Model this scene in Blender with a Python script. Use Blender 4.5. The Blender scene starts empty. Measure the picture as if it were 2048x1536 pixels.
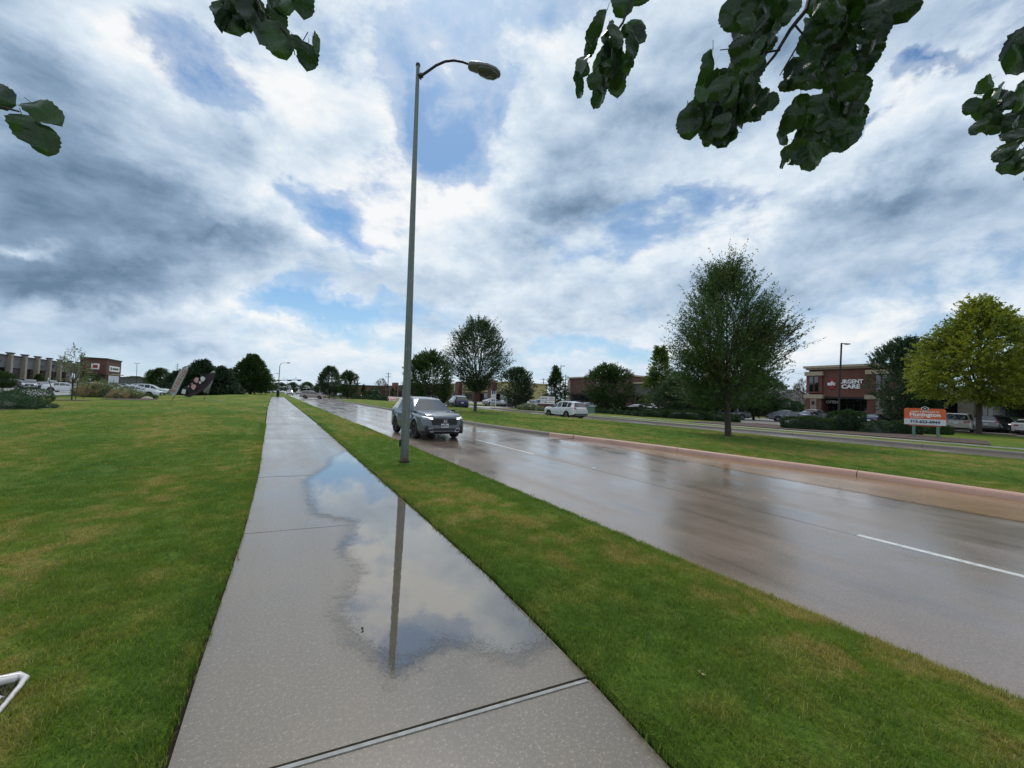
import bpy, bmesh, math, random
import numpy as np
from mathutils import Vector, Matrix, Euler
random.seed(7); rng = np.random.default_rng(7)
SC = bpy.context.scene
COL = SC.collection
R = math.radians
# ------------------------------------------------------------------ camera
FPX, CXP, CYP, CAMH = 770.0, 1024.0, 768.0, 1.6
PITCH, ROLL = math.atan(29/770.0), math.atan(.038)
_fw = Vector((0, math.cos(PITCH), math.sin(PITCH)))
_r0 = Vector((1, 0, 0)); _u0 = _r0.cross(_fw)
_rt = _r0*math.cos(ROLL) + _u0*math.sin(ROLL)
_up = _u0*math.cos(ROLL) - _r0*math.sin(ROLL)
cam_data = bpy.data.cameras.new('camera'); cam = bpy.data.objects.new('camera', cam_data); COL.objects.link(cam)
cam_data.sensor_width = 36; cam_data.lens = 36*FPX/2048
cam_data.clip_start = .05; cam_data.clip_end = 6000
M_ = Matrix.Identity(4)
for i_ in range(3):
    M_[i_][0] = _rt[i_]; M_[i_][1] = _up[i_]; M_[i_][2] = -_fw[i_]
M_[2][3] = CAMH
cam.matrix_world = M_
SC.camera = cam
def raydir(px, py): return _fw + _rt*((px-CXP)/FPX) - _up*((py-CYP)/FPX)
def G(px, py, z=0.0):
    d = raydir(px, py); t = (z-CAMH)/d.z; return Vector((d.x*t, d.y*t, z))
def at(px, py, Y):
    d = raydir(px, py); t = Y/d.y; return Vector((d.x*t, Y, CAMH+d.z*t))
# road frame: u runs up the road, v across it to the right
AZ = R(-31.6)
DU = Vector((math.sin(AZ), math.cos(AZ), 0)); DV = Vector((math.cos(AZ), -math.sin(AZ), 0))
def RV(u, v, z=0.0):
    p = DU*u + DV*v; return Vector((p.x, p.y, z))
def uv_of(p): return (p.x*DU.x+p.y*DU.y, p.x*DV.x+p.y*DV.y)
ROADROT = -AZ      # rotation about z that turns +Y into DU
# ------------------------------------------------------------------ node helpers
class NT:
    def __init__(s, tree): s.t = tree; s.n = tree.nodes; s.l = tree.links
    def add(s, typ, props=None, **ins):
        nd = s.n.new(typ)
        for k, v in (props or {}).items(): setattr(nd, k, v)
        for k, v in ins.items(): s.set(nd, k, v)
        return nd
    def set(s, nd, k, v):
        sock = nd.inputs[int(k[1:])] if (k[0] == 'i' and k[1:].isdigit()) else nd.inputs[k.replace('_', ' ')]
        if isinstance(v, bpy.types.NodeSocket): s.l.new(v, sock)
        elif isinstance(v, bpy.types.Node): s.l.new(v.outputs[0], sock)
        else:
            if isinstance(v, (tuple, list)) and len(v) == 3 and sock.type == 'RGBA': v = (*v, 1)
            sock.default_value = v
    def math(s, op, a, b=None, c=None, clamp=False):
        nd = s.n.new('ShaderNodeMath'); nd.operation = op; nd.use_clamp = clamp
        for i, x in enumerate((a, b, c)):
            if x is not None: s.set(nd, 'i%d' % i, x)
        return nd.outputs[0]
    def vmath(s, op, a, b=None, out=0):
        nd = s.n.new('ShaderNodeVectorMath'); nd.operation = op
        s.set(nd, 'i0', a)
        if b is not None:
            if op == 'SCALE': s.set(nd, 'i3', b)
            else: s.set(nd, 'i1', b)
        return nd.outputs['Value'] if op in ('DOT_PRODUCT', 'LENGTH', 'DISTANCE') else nd.outputs[0]
    def noise(s, vec, scale, detail=4, rough=.5, out='Fac', dist=0.0, lac=2.0):
        nd = s.n.new('ShaderNodeTexNoise')
        s.set(nd, 'Vector', vec); nd.inputs['Scale'].default_value = scale; nd.inputs['Detail'].default_value = detail
        nd.inputs['Roughness'].default_value = rough; nd.inputs['Distortion'].default_value = dist; nd.inputs['Lacunarity'].default_value = lac
        return nd.outputs[out]
    def mix(s, f, a, b, blend='MIX'):
        nd = s.n.new('ShaderNodeMix'); nd.data_type = 'RGBA'; nd.blend_type = blend
        for idx, x in ((0, f), (6, a), (7, b)):
            sock = nd.inputs[idx]
            if isinstance(x, bpy.types.NodeSocket): s.l.new(x, sock)
            else:
                if isinstance(x, (tuple, list)) and len(x) == 3: x = (*x, 1)
                sock.default_value = x
        return nd.outputs[2]
    def ramp(s, f, stops, interp='LINEAR'):
        nd = s.n.new('ShaderNodeValToRGB'); nd.color_ramp.interpolation = interp
        cr = nd.color_ramp
        while len(cr.elements) < len(stops): cr.elements.new(.5)
        for e, (p, c) in zip(cr.elements, stops):
            e.position = p
            e.color = (c, c, c, 1) if isinstance(c, (int, float)) else (*c[:3], 1)
        s.set(nd, 'Fac', f); return nd.outputs[0]
    def mapr(s, f, a, b, c=0.0, d=1.0, smooth=False):
        nd = s.n.new('ShaderNodeMapRange')
        if smooth: nd.interpolation_type = 'SMOOTHSTEP'
        for i, x in enumerate((f, a, b, c, d)): s.set(nd, 'i%d' % i, x)
        return nd.outputs[0]
    def mapping(s, vec, loc=(0,0,0), rot=(0,0,0), scale=(1,1,1), typ='POINT'):
        nd = s.n.new('ShaderNodeMapping'); nd.vector_type = typ
        s.set(nd, 'Vector', vec); nd.inputs['Location'].default_value = loc; nd.inputs['Rotation'].default_value = rot; nd.inputs['Scale'].default_value = scale
        return nd.outputs[0]
    def sep(s, v):
        nd = s.n.new('ShaderNodeSeparateXYZ'); s.set(nd, 'i0', v); return nd.outputs
    def comb(s, x, y, z):
        nd = s.n.new('ShaderNodeCombineXYZ')
        for i, q in enumerate((x, y, z)): s.set(nd, 'i%d' % i, q)
        return nd.outputs[0]
# ------------------------------------------------------------------ sun and sky
SUN_EL, SUN_AZ = R(58), R(-12)          # azimuth clockwise from +Y
world = bpy.data.worlds.new('World'); SC.world = world; world.use_nodes = True
def build_sky():
    W = NT(world.node_tree); W.n.clear()
    tc = W.n.new('ShaderNodeTexCoord')
    d = W.vmath('NORMALIZE', tc.outputs['Generated'])
    x, y, z = W.sep(d)
    sky = W.n.new('ShaderNodeTexSky'); sky.sky_type = 'NISHITA'; sky.sun_disc = False
    sky.sun_elevation = SUN_EL; sky.sun_rotation = SUN_AZ; sky.air_density = 1.0; sky.dust_density = 0.6; sky.ozone_density = 1.5
    # cloud layer coordinates: a plane overhead that flattens towards the horizon
    zz = W.math('ADD', W.math('MAXIMUM', z, 0.0), .30)
    P = W.comb(W.math('DIVIDE', x, zz), W.math('DIVIDE', y, zz), 0.0)
    wc = W.noise(P, 1.3, 3, .5, out='Color')
    warp = W.vmath('SUBTRACT', wc, (.5, .5, .5))
    Pw = W.vmath('ADD', P, W.vmath('SCALE', warp, .55))
    _s3 = (math.sin(SUN_AZ)*math.cos(SUN_EL), math.cos(SUN_AZ)*math.cos(SUN_EL), math.sin(SUN_EL))
    Q = W.vmath('ADD', W.vmath('MULTIPLY', d, (1.0, 1.0, 1.9)), W.vmath('SCALE', warp, .16))
    n1 = W.noise(Q, 3.6, 12, .60)
    n1s = W.noise(W.vmath('ADD', Q, (_s3[0]*.045, _s3[1]*.045, _s3[2]*.085)), 3.6, 7, .60)
    n2 = W.noise(W.mapping(Pw, rot=(0, 0, R(35)), scale=(1.0, 1.7, 1)), .9, 5, .5)   # streaky sheets
    # ragged edges for the large masses
    wd = W.noise(W.vmath('SCALE', d, 1.0), 5.5, 7, .58, out='Color')
    dw = W.vmath('ADD', d, W.vmath('SCALE', W.vmath('SUBTRACT', wd, (.5, .5, .5)), .26))
    def field(blobs):
        acc = None
        for (px, py, rx, ry, ang, amp) in blobs:
            c = raydir(px, py).normalized()
            t1 = (_rt - c*_rt.dot(c)).normalized(); t2 = c.cross(t1)   # t2 points down or up; sign handled by angle
            if t2.dot(_up) > 0: t2 = -t2
            a = R(ang); e1 = t1*math.cos(a) + t2*math.sin(a); e2 = c.cross(e1)
            m = Matrix((e1, e2, c)).transposed()
            k = c.dot(_fw)
            sc_ = (rx/FPX*k*1.6, ry/FPX*k*1.6, .55)
            v = W.mapping(dw, loc=tuple(c), rot=tuple(m.to_euler('XYZ')), scale=sc_, typ='TEXTURE')
            g = W.n.new('ShaderNodeTexGradient'); g.gradient_type = 'QUADRATIC_SPHERE'; W.l.new(v, g.inputs[0])
            acc = W.math('MULTIPLY_ADD', g.outputs['Fac'], amp, acc if acc is not None else 0.0)
        return acc
    cov = field(SKY_COVER)
    shd = field(SKY_SHADE)
    lowz = W.mapr(z, .0, .22, 1.0, 0.0, smooth=True)
    dens = W.math('ADD', W.math('MULTIPLY_ADD', n1, 2.5, -1.25), cov)
    dens = W.math('ADD', dens, W.math('MULTIPLY_ADD', n2, .5, -.25))
    dens = W.math('ADD', dens, .30)
    cover = W.mapr(dens, -.10, .42, 0.0, 1.0, smooth=True)
    thin = W.mapr(dens, -.40, .15, 0.0, .38, smooth=True)
    cover = W.math('MAXIMUM', cover, thin)
    lit = W.math("MULTIPLY", W.math("SUBTRACT", n1, n1s), 1.7)
    thick = W.mapr(dens, .15, 1.1, 0.0, .34)
    dark = W.math('ADD', W.math('ADD', thick, shd), W.math("MULTIPLY_ADD", n2, .24, -.118))
    dark = W.math('SUBTRACT', dark, lit)
    dark = W.math("ADD", dark, .15, clamp=True)
    ccol = W.ramp(dark, [(0.0, (.97, .99, 1.0)), (.2, (.75, .85, .945)), (.5, (.475, .60, .755)), (.75, (.27, .385, .53)), (1.0, (.15, .235, .345))])
    ccol = W.vmath('SCALE', ccol, 9.6)
    bl = W.mix(1.0, sky.outputs[0], SKY_TINT, 'MULTIPLY')
    hz = W.mapr(z, -.02, .30, .45, .0, smooth=True)
    bl = W.mix(hz, bl, (6.3, 7.6, 8.8))
    col = W.mix(cover, bl, ccol)
    # far cloud banks fade into pale air near the horizon
    hz2 = W.mapr(z, .0, .16, .40, .0, smooth=True)
    col = W.mix(hz2, col, (5.0, 6.6, 8.4))
    bg = W.add('ShaderNodeBackground', Color=col, Strength=.1)
    out = W.n.new('ShaderNodeOutputWorld'); W.l.new(bg.outputs[0], out.inputs[0])
SKY_TINT = (.72, .97, 1.10)
SKY_COVER = [   # px, py, rx, ry, angle, amount  (directions of the real cloud masses)
    (900, 300, 130, 85, 20, -1.1), (815, 190, 60, 150, -12, -.75), (400, 130, 60, 95, 0, -.65), (700, 480, 90, 55, 20, -.8), (560, 395, 60, 35, 25, -.5),
    (640, 615, 230, 32, 4, -.8), (560, 640, 120, 30, 0, -.5), (1850, 158, 150, 30, -32, -.95), (1690, 290, 150, 26, -38, -.9), (1395, 385, 150, 46, -20, -.62),
    (1080, 20, 60, 40, 0, -.5), (1230, 690, 300, 30, 2, -.6), (700, 640, 90, 40, 0, -.4), (1010, 235, 40, 60, 20, -.4), (1800, 720, 160, 40, 0, -.4),
    (150, 300, 330, 330, 0, .6), (300, 540, 420, 110, 10, .7), (620, 330, 170, 110, 0, .30), (620, 150, 110, 90, 0, .25), (1020, 420, 230, 130, 10, .5),
    (1250, 250, 320, 200, -10, .5), (1700, 450, 350, 170, -25, .55), (1500, 90, 500, 120, 0, .5), (1950, 300, 200, 120, -30, .35), (1020, 640, 400, 70, 5, .25)]
SKY_SHADE = [
    (90, 560, 340, 150, 6, .80), (430, 470, 230, 46, 14, .42), (330, 380, 200, 60, 22, .25), (150, 180, 300, 200, 0, .42), (60, 360, 260, 130, 0, .30),
    (1190, 430, 240, 95, -12, .70), (1830, 400, 260, 60, -22, .34), (1500, 110, 470, 160, -12, .30), (1730, 540, 380, 110, -12, .42), (1330, 215, 170, 60, 0, .14),
    (1120, 600, 280, 60, -5, .20), (430, 250, 60, 60, 0, .2), (1500, 500, 150, 40, -30, .12), (380, 690, 240, 22, 0, .22),
    (320, 70, 190, 130, 0, -.42), (560, 190, 160, 90, 0, -.3), (640, 330, 190, 110, 0, -.38), (860, 420, 230, 120, 10, -.22), (1100, 100, 170, 130, 0, -.22),
    (1900, 230, 220, 50, -32, -.32), (1470, 400, 60, 110, 35, -.36), (1640, 380, 180, 35, -32, -.25), (20, 470, 60, 24, 10, -.6), (330, 625, 260, 46, 0, -.30), (1950, 620, 200, 40, -12, -.1),
    (760, 690, 240, 40, 0, -.2)]
build_sky()
sun_d = bpy.data.lights.new('sun', 'SUN'); sun_d.energy = 1.5; sun_d.angle = R(14); sun_d.color = (1.0, .95, .88)
sun = bpy.data.objects.new('sun', sun_d); COL.objects.link(sun)
_sd = Vector((math.sin(SUN_AZ)*math.cos(SUN_EL), math.cos(SUN_AZ)*math.cos(SUN_EL), math.sin(SUN_EL)))
sun.rotation_euler = _sd.to_track_quat('Z', 'Y').to_euler(); sun.location = (0, 0, 60)
SC.view_settings.view_transform = 'Standard'; SC.view_settings.look = 'None'; SC.view_settings.exposure = 0; SC.view_settings.gamma = 1
SC.view_settings.use_curve_mapping = False
SC.render.engine = 'CYCLES'; SC.cycles.use_denoising = True; SC.cycles.max_bounces = 6; SC.cycles.transparent_max_bounces = 12
SC.cycles.diffuse_bounces = 3; SC.cycles.glossy_bounces = 3; SC.cycles.sample_clamp_indirect = 6
world.cycles.sampling_method = 'MANUAL'; world.cycles.sample_map_resolution = 1024
# ------------------------------------------------------------------ mesh helpers
class MB:
    def __init__(s): s.v = []; s.f = []; s.m = []
    def add(s, vs, fs, mi=0):
        o = len(s.v); s.v.extend(tuple(v) for v in vs); s.f.extend(tuple(i+o for i in f) for f in fs); s.m.extend([mi]*len(fs)); return s
    def box(s, c, d, rz=0.0, mi=0, taper=1.0, M=None):
        hx, hy, hz = d[0]/2, d[1]/2, d[2]/2; vs = []
        cs, sn = math.cos(rz), math.sin(rz)
        for z, t in ((-hz, 1.0), (hz, taper)):
            for x, y in ((-hx, -hy), (hx, -hy), (hx, hy), (-hx, hy)):
                X, Y = x*t, y*t; p = Vector((c[0]+X*cs-Y*sn, c[1]+X*sn+Y*cs, c[2]+z))
                vs.append(M @ p if M else p)
        return s.add(vs, [(0, 3, 2, 1), (4, 5, 6, 7), (0, 1, 5, 4), (1, 2, 6, 5), (2, 3, 7, 6), (3, 0, 4, 7)], mi)
    def tube(s, pts, rad, n=8, mi=0, cap=True):
        pts = [Vector(p) for p in pts]; k = len(pts)
        if not hasattr(rad, '__len__'): rad = [rad]*k
        rings = []; prev = None
        for i, p in enumerate(pts):
            t = (pts[min(i+1, k-1)] - pts[max(i-1, 0)]).normalized()
            if prev is None:
                a = Vector((0, 0, 1)) if abs(t.z) < .9 else Vector((1, 0, 0)); x = t.cross(a).normalized()
            else: x = (prev - t*prev.dot(t)).normalized()
            prev = x; y = t.cross(x)
            rings.append([p + (x*math.cos(2*math.pi*j/n) + y*math.sin(2*math.pi*j/n))*rad[i] for j in range(n)])
        vs = [q for r in rings for q in r]; fs = []
        for i in range(k-1):
            for j in range(n):
                a, b = i*n+j, i*n+(j+1) % n; fs.append((a, b, b+n, a+n))
        if cap: fs.append(tuple(range(n-1, -1, -1))); fs.append(tuple((k-1)*n+j for j in range(n)))
        return s.add(vs, fs, mi)
    def lathe(s, prof, c=(0, 0, 0), axis='z', n=20, mi=0):
        vs = []; fs = []
        for r, h in prof:
            for j in range(n):
                a = 2*math.pi*j/n; x, y = r*math.cos(a), r*math.sin(a)
                p = (x, y, h) if axis == 'z' else (h, x, y)
                vs.append((p[0]+c[0], p[1]+c[1], p[2]+c[2]))
        for i in range(len(prof)-1):
            for j in range(n):
                a, b = i*n+j, i*n+(j+1) % n; fs.append((a, b, b+n, a+n))
        return s.add(vs, fs, mi)
    def prism(s, poly, z0, z1, mi=0):
        n = len(poly)
        vs = [(p[0], p[1], z0) for p in poly] + [(p[0], p[1], z1) for p in poly]
        fs = [tuple(range(n-1, -1, -1)), tuple(range(n, 2*n))] + [(i, (i+1) % n, n+(i+1) % n, n+i) for i in range(n)]
        return s.add(vs, fs, mi)
    def mesh(s, name, mats, smooth=None):
        me = bpy.data.meshes.new(name); me.from_pydata(s.v, [], s.f)
        for m in (mats if isinstance(mats, (list, tuple)) else [mats]): me.materials.append(m)
        me.polygons.foreach_set('material_index', s.m)
        if smooth is not None:
            me.polygons.foreach_set('use_smooth', [True]*len(s.f)); me.update()
            try: me.set_sharp_from_angle(angle=R(smooth))
            except Exception: pass
        me.update(); return me
    def build(s, name, mats, parent=None, smooth=None, loc=None):
        return obj(name, s.mesh(name, mats, smooth), parent, loc)
def obj(name, me, parent=None, loc=None, rz=0.0):
    o = bpy.data.objects.new(name, me); COL.objects.link(o)
    if parent is not None: o.parent = parent
    if loc is not None: o.location = loc
    if rz: o.rotation_euler = (0, 0, rz)
    return o
def tag(o, label=None, cat=None, group=None, kind=None):
    for k, v in (('label', label), ('category', cat), ('group', group), ('kind', kind)):
        if v: o[k] = v
    return o
def thing(name, label, cat, loc=(0, 0, 0), rz=0.0, group=None):
    return tag(obj(name, None, None, loc, rz), label, cat, group)
def struct(o): o['kind'] = 'structure'; return o
def copy_tree(o, parent=None):
    c = o.copy(); COL.objects.link(c)
    if parent is not None: c.parent = parent
    for ch in list(o.children): copy_tree(ch, c)
    return c
def np_mesh(name, V, F, mat, attr=None):
    """V (n,3), F (m,k) all same size; attr optional per-vertex float named tint"""
    me = bpy.data.meshes.new(name); V = np.asarray(V, np.float32); F = np.asarray(F, np.int32)
    me.vertices.add(len(V)); me.vertices.foreach_set('co', V.ravel())
    k = F.shape[1]; me.loops.add(F.size); me.loops.foreach_set('vertex_index', F.ravel())
    me.polygons.add(len(F)); me.polygons.foreach_set('loop_start', np.arange(0, F.size, k, dtype=np.int32))
    me.update(calc_edges=True); me.materials.append(mat)
    if attr is not None:
        a = me.attributes.new('tint', 'FLOAT', 'POINT'); a.data.foreach_set('value', np.asarray(attr, np.float32))
    return me
FONT_CACHE = {}
def text_mesh(txt, size, depth, mat, align='CENTER', bold=0.0, sx=1.0):
    cu = bpy.data.curves.new('lettering', 'FONT'); cu.body = txt; cu.size = size; cu.extrude = depth/2; cu.align_x = align; cu.align_y = 'CENTER'
    cu.offset = bold; cu.resolution_u = 3
    o = bpy.data.objects.new('lettering', cu); COL.objects.link(o)
    dg = bpy.context.evaluated_depsgraph_get(); me = bpy.data.meshes.new_from_object(o.evaluated_get(dg))
    bpy.data.objects.remove(o); bpy.data.curves.remove(cu)
    me.materials.clear(); me.materials.append(mat)
    for v in me.vertices: v.co.x *= sx
    return me
def text_on(name, txt, size, mat, parent, loc, rot, depth=.02, bold=0.0, sx=1.0, align='CENTER'):
    o = obj(name, text_mesh(txt, size, depth, mat, align, bold, sx), parent, loc); o.rotation_euler = rot; return o
# ------------------------------------------------------------------ materials
def mat_new(name):
    m = bpy.data.materials.new(name); m.use_nodes = True; T = NT(m.node_tree); T.n.clear()
    out = T.n.new('ShaderNodeOutputMaterial'); return m, T, out
def pbr(name, col, rough=.5, metal=0.0, spec=.5, coat=0.0, var=.12, vscale=6.0, bump=0.0, bscale=40.0, emis=None, ior=None):
    m, T, out = mat_new(name)
    tc = T.n.new('ShaderNodeTexCoord'); oi = T.n.new('ShaderNodeObjectInfo')
    vec = tc.outputs['Object']
    n = T.noise(vec, vscale, 5, .6)
    c = T.mix(T.mapr(n, .3, .7), tuple(x*(1-var) for x in col), tuple(min(1, x*(1+var)) for x in col))
    b = T.add('ShaderNodeBsdfPrincipled', Base_Color=c, Metallic=metal, Coat_Weight=coat)
    T.set(b, 'Roughness', T.mapr(n, .3, .7, max(0, rough*.85), min(1, rough*1.15)))
    b.inputs['Specular IOR Level'].default_value = spec
    if ior: b.inputs['IOR'].default_value = ior
    if bump:
        nb = T.noise(vec, bscale, 6, .6); bp = T.add('ShaderNodeBump', Height=nb, Strength=bump, Distance=.02); T.l.new(bp.outputs[0], b.inputs['Normal'])
    if emis:
        b.inputs['Emission Color'].default_value = (*emis[0], 1); b.inputs['Emission Strength'].default_value = emis[1]
    T.l.new(b.outputs[0], out.inputs[0]); return m
def geo_pos(T): return T.n.new('ShaderNodeNewGeometry').outputs['Position']
def road_coords(T):
    # world position turned into road frame (x = across, y = along)
    return T.mapping(geo_pos(T), rot=(0, 0, AZ))
def mat_concrete(name, base, alt, wet=.5, stain=(.10, .075, .05), r0=.12, r1=.42, tine=0.0, agg=1.0, stain_amt=.5, coat=.8):
    m, T, out = mat_new(name); p = road_coords(T); oi = T.n.new('ShaderNodeObjectInfo')
    big = T.noise(p, .55, 4, .55); med = T.noise(p, 3.2, 5, .6); fine = T.mix(.5, T.noise(p, 150, 3, .7), T.noise(p, 52, 3, .7)); fine = T.mapr(T.sep(fine)[0], .32, .68, .15, .85)
    streak = T.noise(T.mapping(p, scale=(1.6, .12, 1)), 1.0, 5, .6)
    c = T.mix(T.mapr(big, .35, .65), base, alt)
    c = T.mix(T.mapr(med, .3, .75, 0, .35), c, tuple(x*.72 for x in base))
    c = T.mix(T.math('MULTIPLY', T.math('MULTIPLY', T.mapr(streak, .48, .68, smooth=True), T.mapr(big, .40, .60)), stain_amt), c, stain)
    vor = T.n.new('ShaderNodeTexVoronoi'); vor.inputs['Scale'].default_value = 210; T.set(vor, 'Vector', p)
    c = T.mix(T.mapr(fine, .30, .60, min(.8, .34*agg), 0), c, (.05, .042, .032)); c = T.mix(T.math('MULTIPLY', T.mapr(fine, .60, .72), min(.75, .32*agg)), c, (.62, .56, .48))
    c = T.mix(T.math('MULTIPLY', oi.outputs['Random'], .16), c, tuple(x*.6 for x in base))
    w = T.math('MULTIPLY_ADD', streak, .6, T.math('MULTIPLY', big, .5))
    rough = T.mapr(T.math('ADD', w, T.math('MULTIPLY', med, .25)), .45, .85, r1, r0)
    b = T.add('ShaderNodeBsdfPrincipled', Base_Color=c, Roughness=T.math('ADD', rough, .25), Coat_Weight=coat)
    T.set(b, 'Coat Weight', T.math('MULTIPLY', T.mapr(rough, r0, r1, 1.0, .55), coat)); T.set(b, 'Coat Roughness', rough); b.inputs['Coat IOR'].default_value = 1.62
    h = T.math('MULTIPLY_ADD', fine, .5, T.math('MULTIPLY', vor.outputs['Distance'], .4*agg))
    if tine:
        wv = T.noise(T.mapping(p, scale=(2.5, 34, 1)), 1.0, 3, .6); h = T.math('MULTIPLY_ADD', wv, tine, h)
    bp = T.add('ShaderNodeBump', Height=h, Strength=.35, Distance=.004); T.l.new(bp.outputs[0], b.inputs['Normal'])
    bp2 = T.add('ShaderNodeBump', Height=h, Strength=.08, Distance=.003); T.l.new(bp2.outputs[0], b.inputs['Coat Normal'])
    T.l.new(b.outputs[0], out.inputs[0]); return m
def mat_lawn(name, blade=False):
    m, T, out = mat_new(name); p = road_coords(T)
    n1 = T.noise(T.mapping(p, scale=(1, .35, 1)), .42, 4, .6); n2 = T.noise(p, 2.3, 5, .65); n3 = T.noise(p, 28, 3, .6); n4 = T.noise(T.mapping(p, scale=(1, .5, 1)), .16, 3, .5)
    g = T.mix(T.mapr(n1, .36, .66), (.098, .180, .024), (.225, .290, .038))
    g = T.mix(T.mapr(n4, .42, .62, 0, .45), g, (.125, .24, .034))
    g = T.mix(T.mapr(n2, .50, .72, 0, .65), g, (.31, .29, .060))
    dry = T.math('MULTIPLY', T.mapr(n1, .45, .58, smooth=True), T.mapr(n2, .42, .58, smooth=True))
    g = T.mix(T.math('MULTIPLY', dry, .85), g, (.38, .27, .09))
    g = T.mix(T.mapr(n3, .35, .7, .55 if not blade else .2, 0), g, (.020, .060, .008))
    if blade:
        a = T.n.new('ShaderNodeAttribute'); a.attribute_name = 'tint'; oi = T.n.new('ShaderNodeObjectInfo')
        thr = T.math('SUBTRACT', .96, T.math('MULTIPLY', T.mapr(n2, .42, .62), T.math('MULTIPLY_ADD', dry, .4, .12)))
        g = T.mix(T.math('MULTIPLY', T.math('GREATER_THAN', a.outputs['Fac'], thr), .85), g, (.40, .36, .13))
        g = T.mix(T.mapr(a.outputs['Fac'], .0, .6, .3, 0), g, (.07, .18, .022))
    b = T.add('ShaderNodeBsdfPrincipled', Base_Color=g, Roughness=.55 if blade else .9)
    b.inputs['Specular IOR Level'].default_value = .35 if blade else .1
    sh = b.outputs[0]
    if blade:
        tr = T.add('ShaderNodeBsdfTranslucent', Color=T.vmath('MULTIPLY', g, (1.5, 1.6, .8)))
        mx = T.n.new('ShaderNodeMixShader'); mx.inputs[0].default_value = .35; T.l.new(sh, mx.inputs[1]); T.l.new(tr.outputs[0], mx.inputs[2]); sh = mx.outputs[0]
    else:
        bp = T.add('ShaderNodeBump', Height=T.math('ADD', n3, T.noise(p, 90, 2, .6)), Strength=.9, Distance=.03); T.l.new(bp.outputs[0], b.inputs['Normal'])
    T.l.new(sh, out.inputs[0]); return m
def mat_leaf(name, c1, c2, c3, spec=.4, trans=.3, sc=.6, rough=.45):
    m, T, out = mat_new(name); a = T.n.new('ShaderNodeAttribute'); a.attribute_name = 'tint'
    oi = T.n.new('ShaderNodeObjectInfo'); tc = T.n.new('ShaderNodeTexCoord')
    n = T.noise(tc.outputs['Object'], sc, 3, .6)
    g = T.mix(a.outputs['Fac'], c1, c2); g = T.mix(T.mapr(n, .48, .70, 0, .8, smooth=True), g, c3)
    b = T.add('ShaderNodeBsdfPrincipled', Base_Color=g, Roughness=rough); b.inputs['Specular IOR Level'].default_value = spec
    tr = T.add('ShaderNodeBsdfTranslucent', Color=T.vmath('MULTIPLY', g, (1.6, 1.7, .9)))
    mx = T.n.new('ShaderNodeMixShader'); mx.inputs[0].default_value = trans; T.l.new(b.outputs[0], mx.inputs[1]); T.l.new(tr.outputs[0], mx.inputs[2])
    T.l.new(mx.outputs[0], out.inputs[0]); return m
def mat_brick(name, c1, c2, mortar, bw=.21, bh=.075):
    m, T, out = mat_new(name); tc = T.n.new('ShaderNodeTexCoord'); g = T.n.new('ShaderNodeNewGeometry')
    x, y, z = T.sep(tc.outputs['Object']); v = T.comb(T.math('ADD', x, y), z, 0.0)
    bt = T.add('ShaderNodeTexBrick', Vector=v, Scale=1.0, Color1=c1, Color2=c2, Mortar=mortar)
    bt.inputs['Brick Width'].default_value = bw; bt.inputs['Row Height'].default_value = bh; bt.inputs['Mortar Size'].default_value = .006
    n = T.noise(tc.outputs['Object'], .9, 5, .6)
    c = T.mix(T.mapr(n, .3, .75, 0, .35), bt.outputs[0], tuple(q*.5 for q in c1))
    b = T.add('ShaderNodeBsdfPrincipled', Base_Color=c, Roughness=.85); T.l.new(b.outputs[0], out.inputs[0]); return m
def mat_pole(name):
    m, T, out = mat_new(name); tc = T.n.new('ShaderNodeTexCoord'); p = tc.outputs['Object']; z = T.sep(p)[2]
    st = T.noise(T.mapping(p, scale=(14, 14, .5)), 1, 5, .6); n = T.noise(p, 6, 5, .6)
    c = T.mix(T.mapr(st, .3, .7), (.10, .125, .115), (.20, .225, .205)); c = T.mix(T.mapr(n, .55, .75, 0, .6), c, (.27, .28, .25))
    c = T.mix(T.math('MULTIPLY', T.mapr(z, .45, .0, smooth=True), T.mapr(n, .35, .6)), c, (.13, .035, .025))
    b = T.add('ShaderNodeBsdfPrincipled', Base_Color=c, Metallic=.25, Roughness=T.mapr(n, .3, .7, .35, .6)); T.l.new(b.outputs[0], out.inputs[0]); return m
def mat_glass(name, col=(.012, .016, .02), rough=.03):
    m, T, out = mat_new(name)
    b = T.add('ShaderNodeBsdfPrincipled', Base_Color=(*col, 1), Roughness=rough); b.inputs['IOR'].default_value = 1.6; b.inputs['Specular IOR Level'].default_value = .8
    b.inputs['Coat Weight'].default_value = .6; b.inputs['Coat Roughness'].default_value = .02
    T.l.new(b.outputs[0], out.inputs[0]); return m
def paint(name, col, metal=.45, rough=.32):
    return pbr(name, col, rough, metal, .5, 1.0, .04, 3.0)
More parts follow.
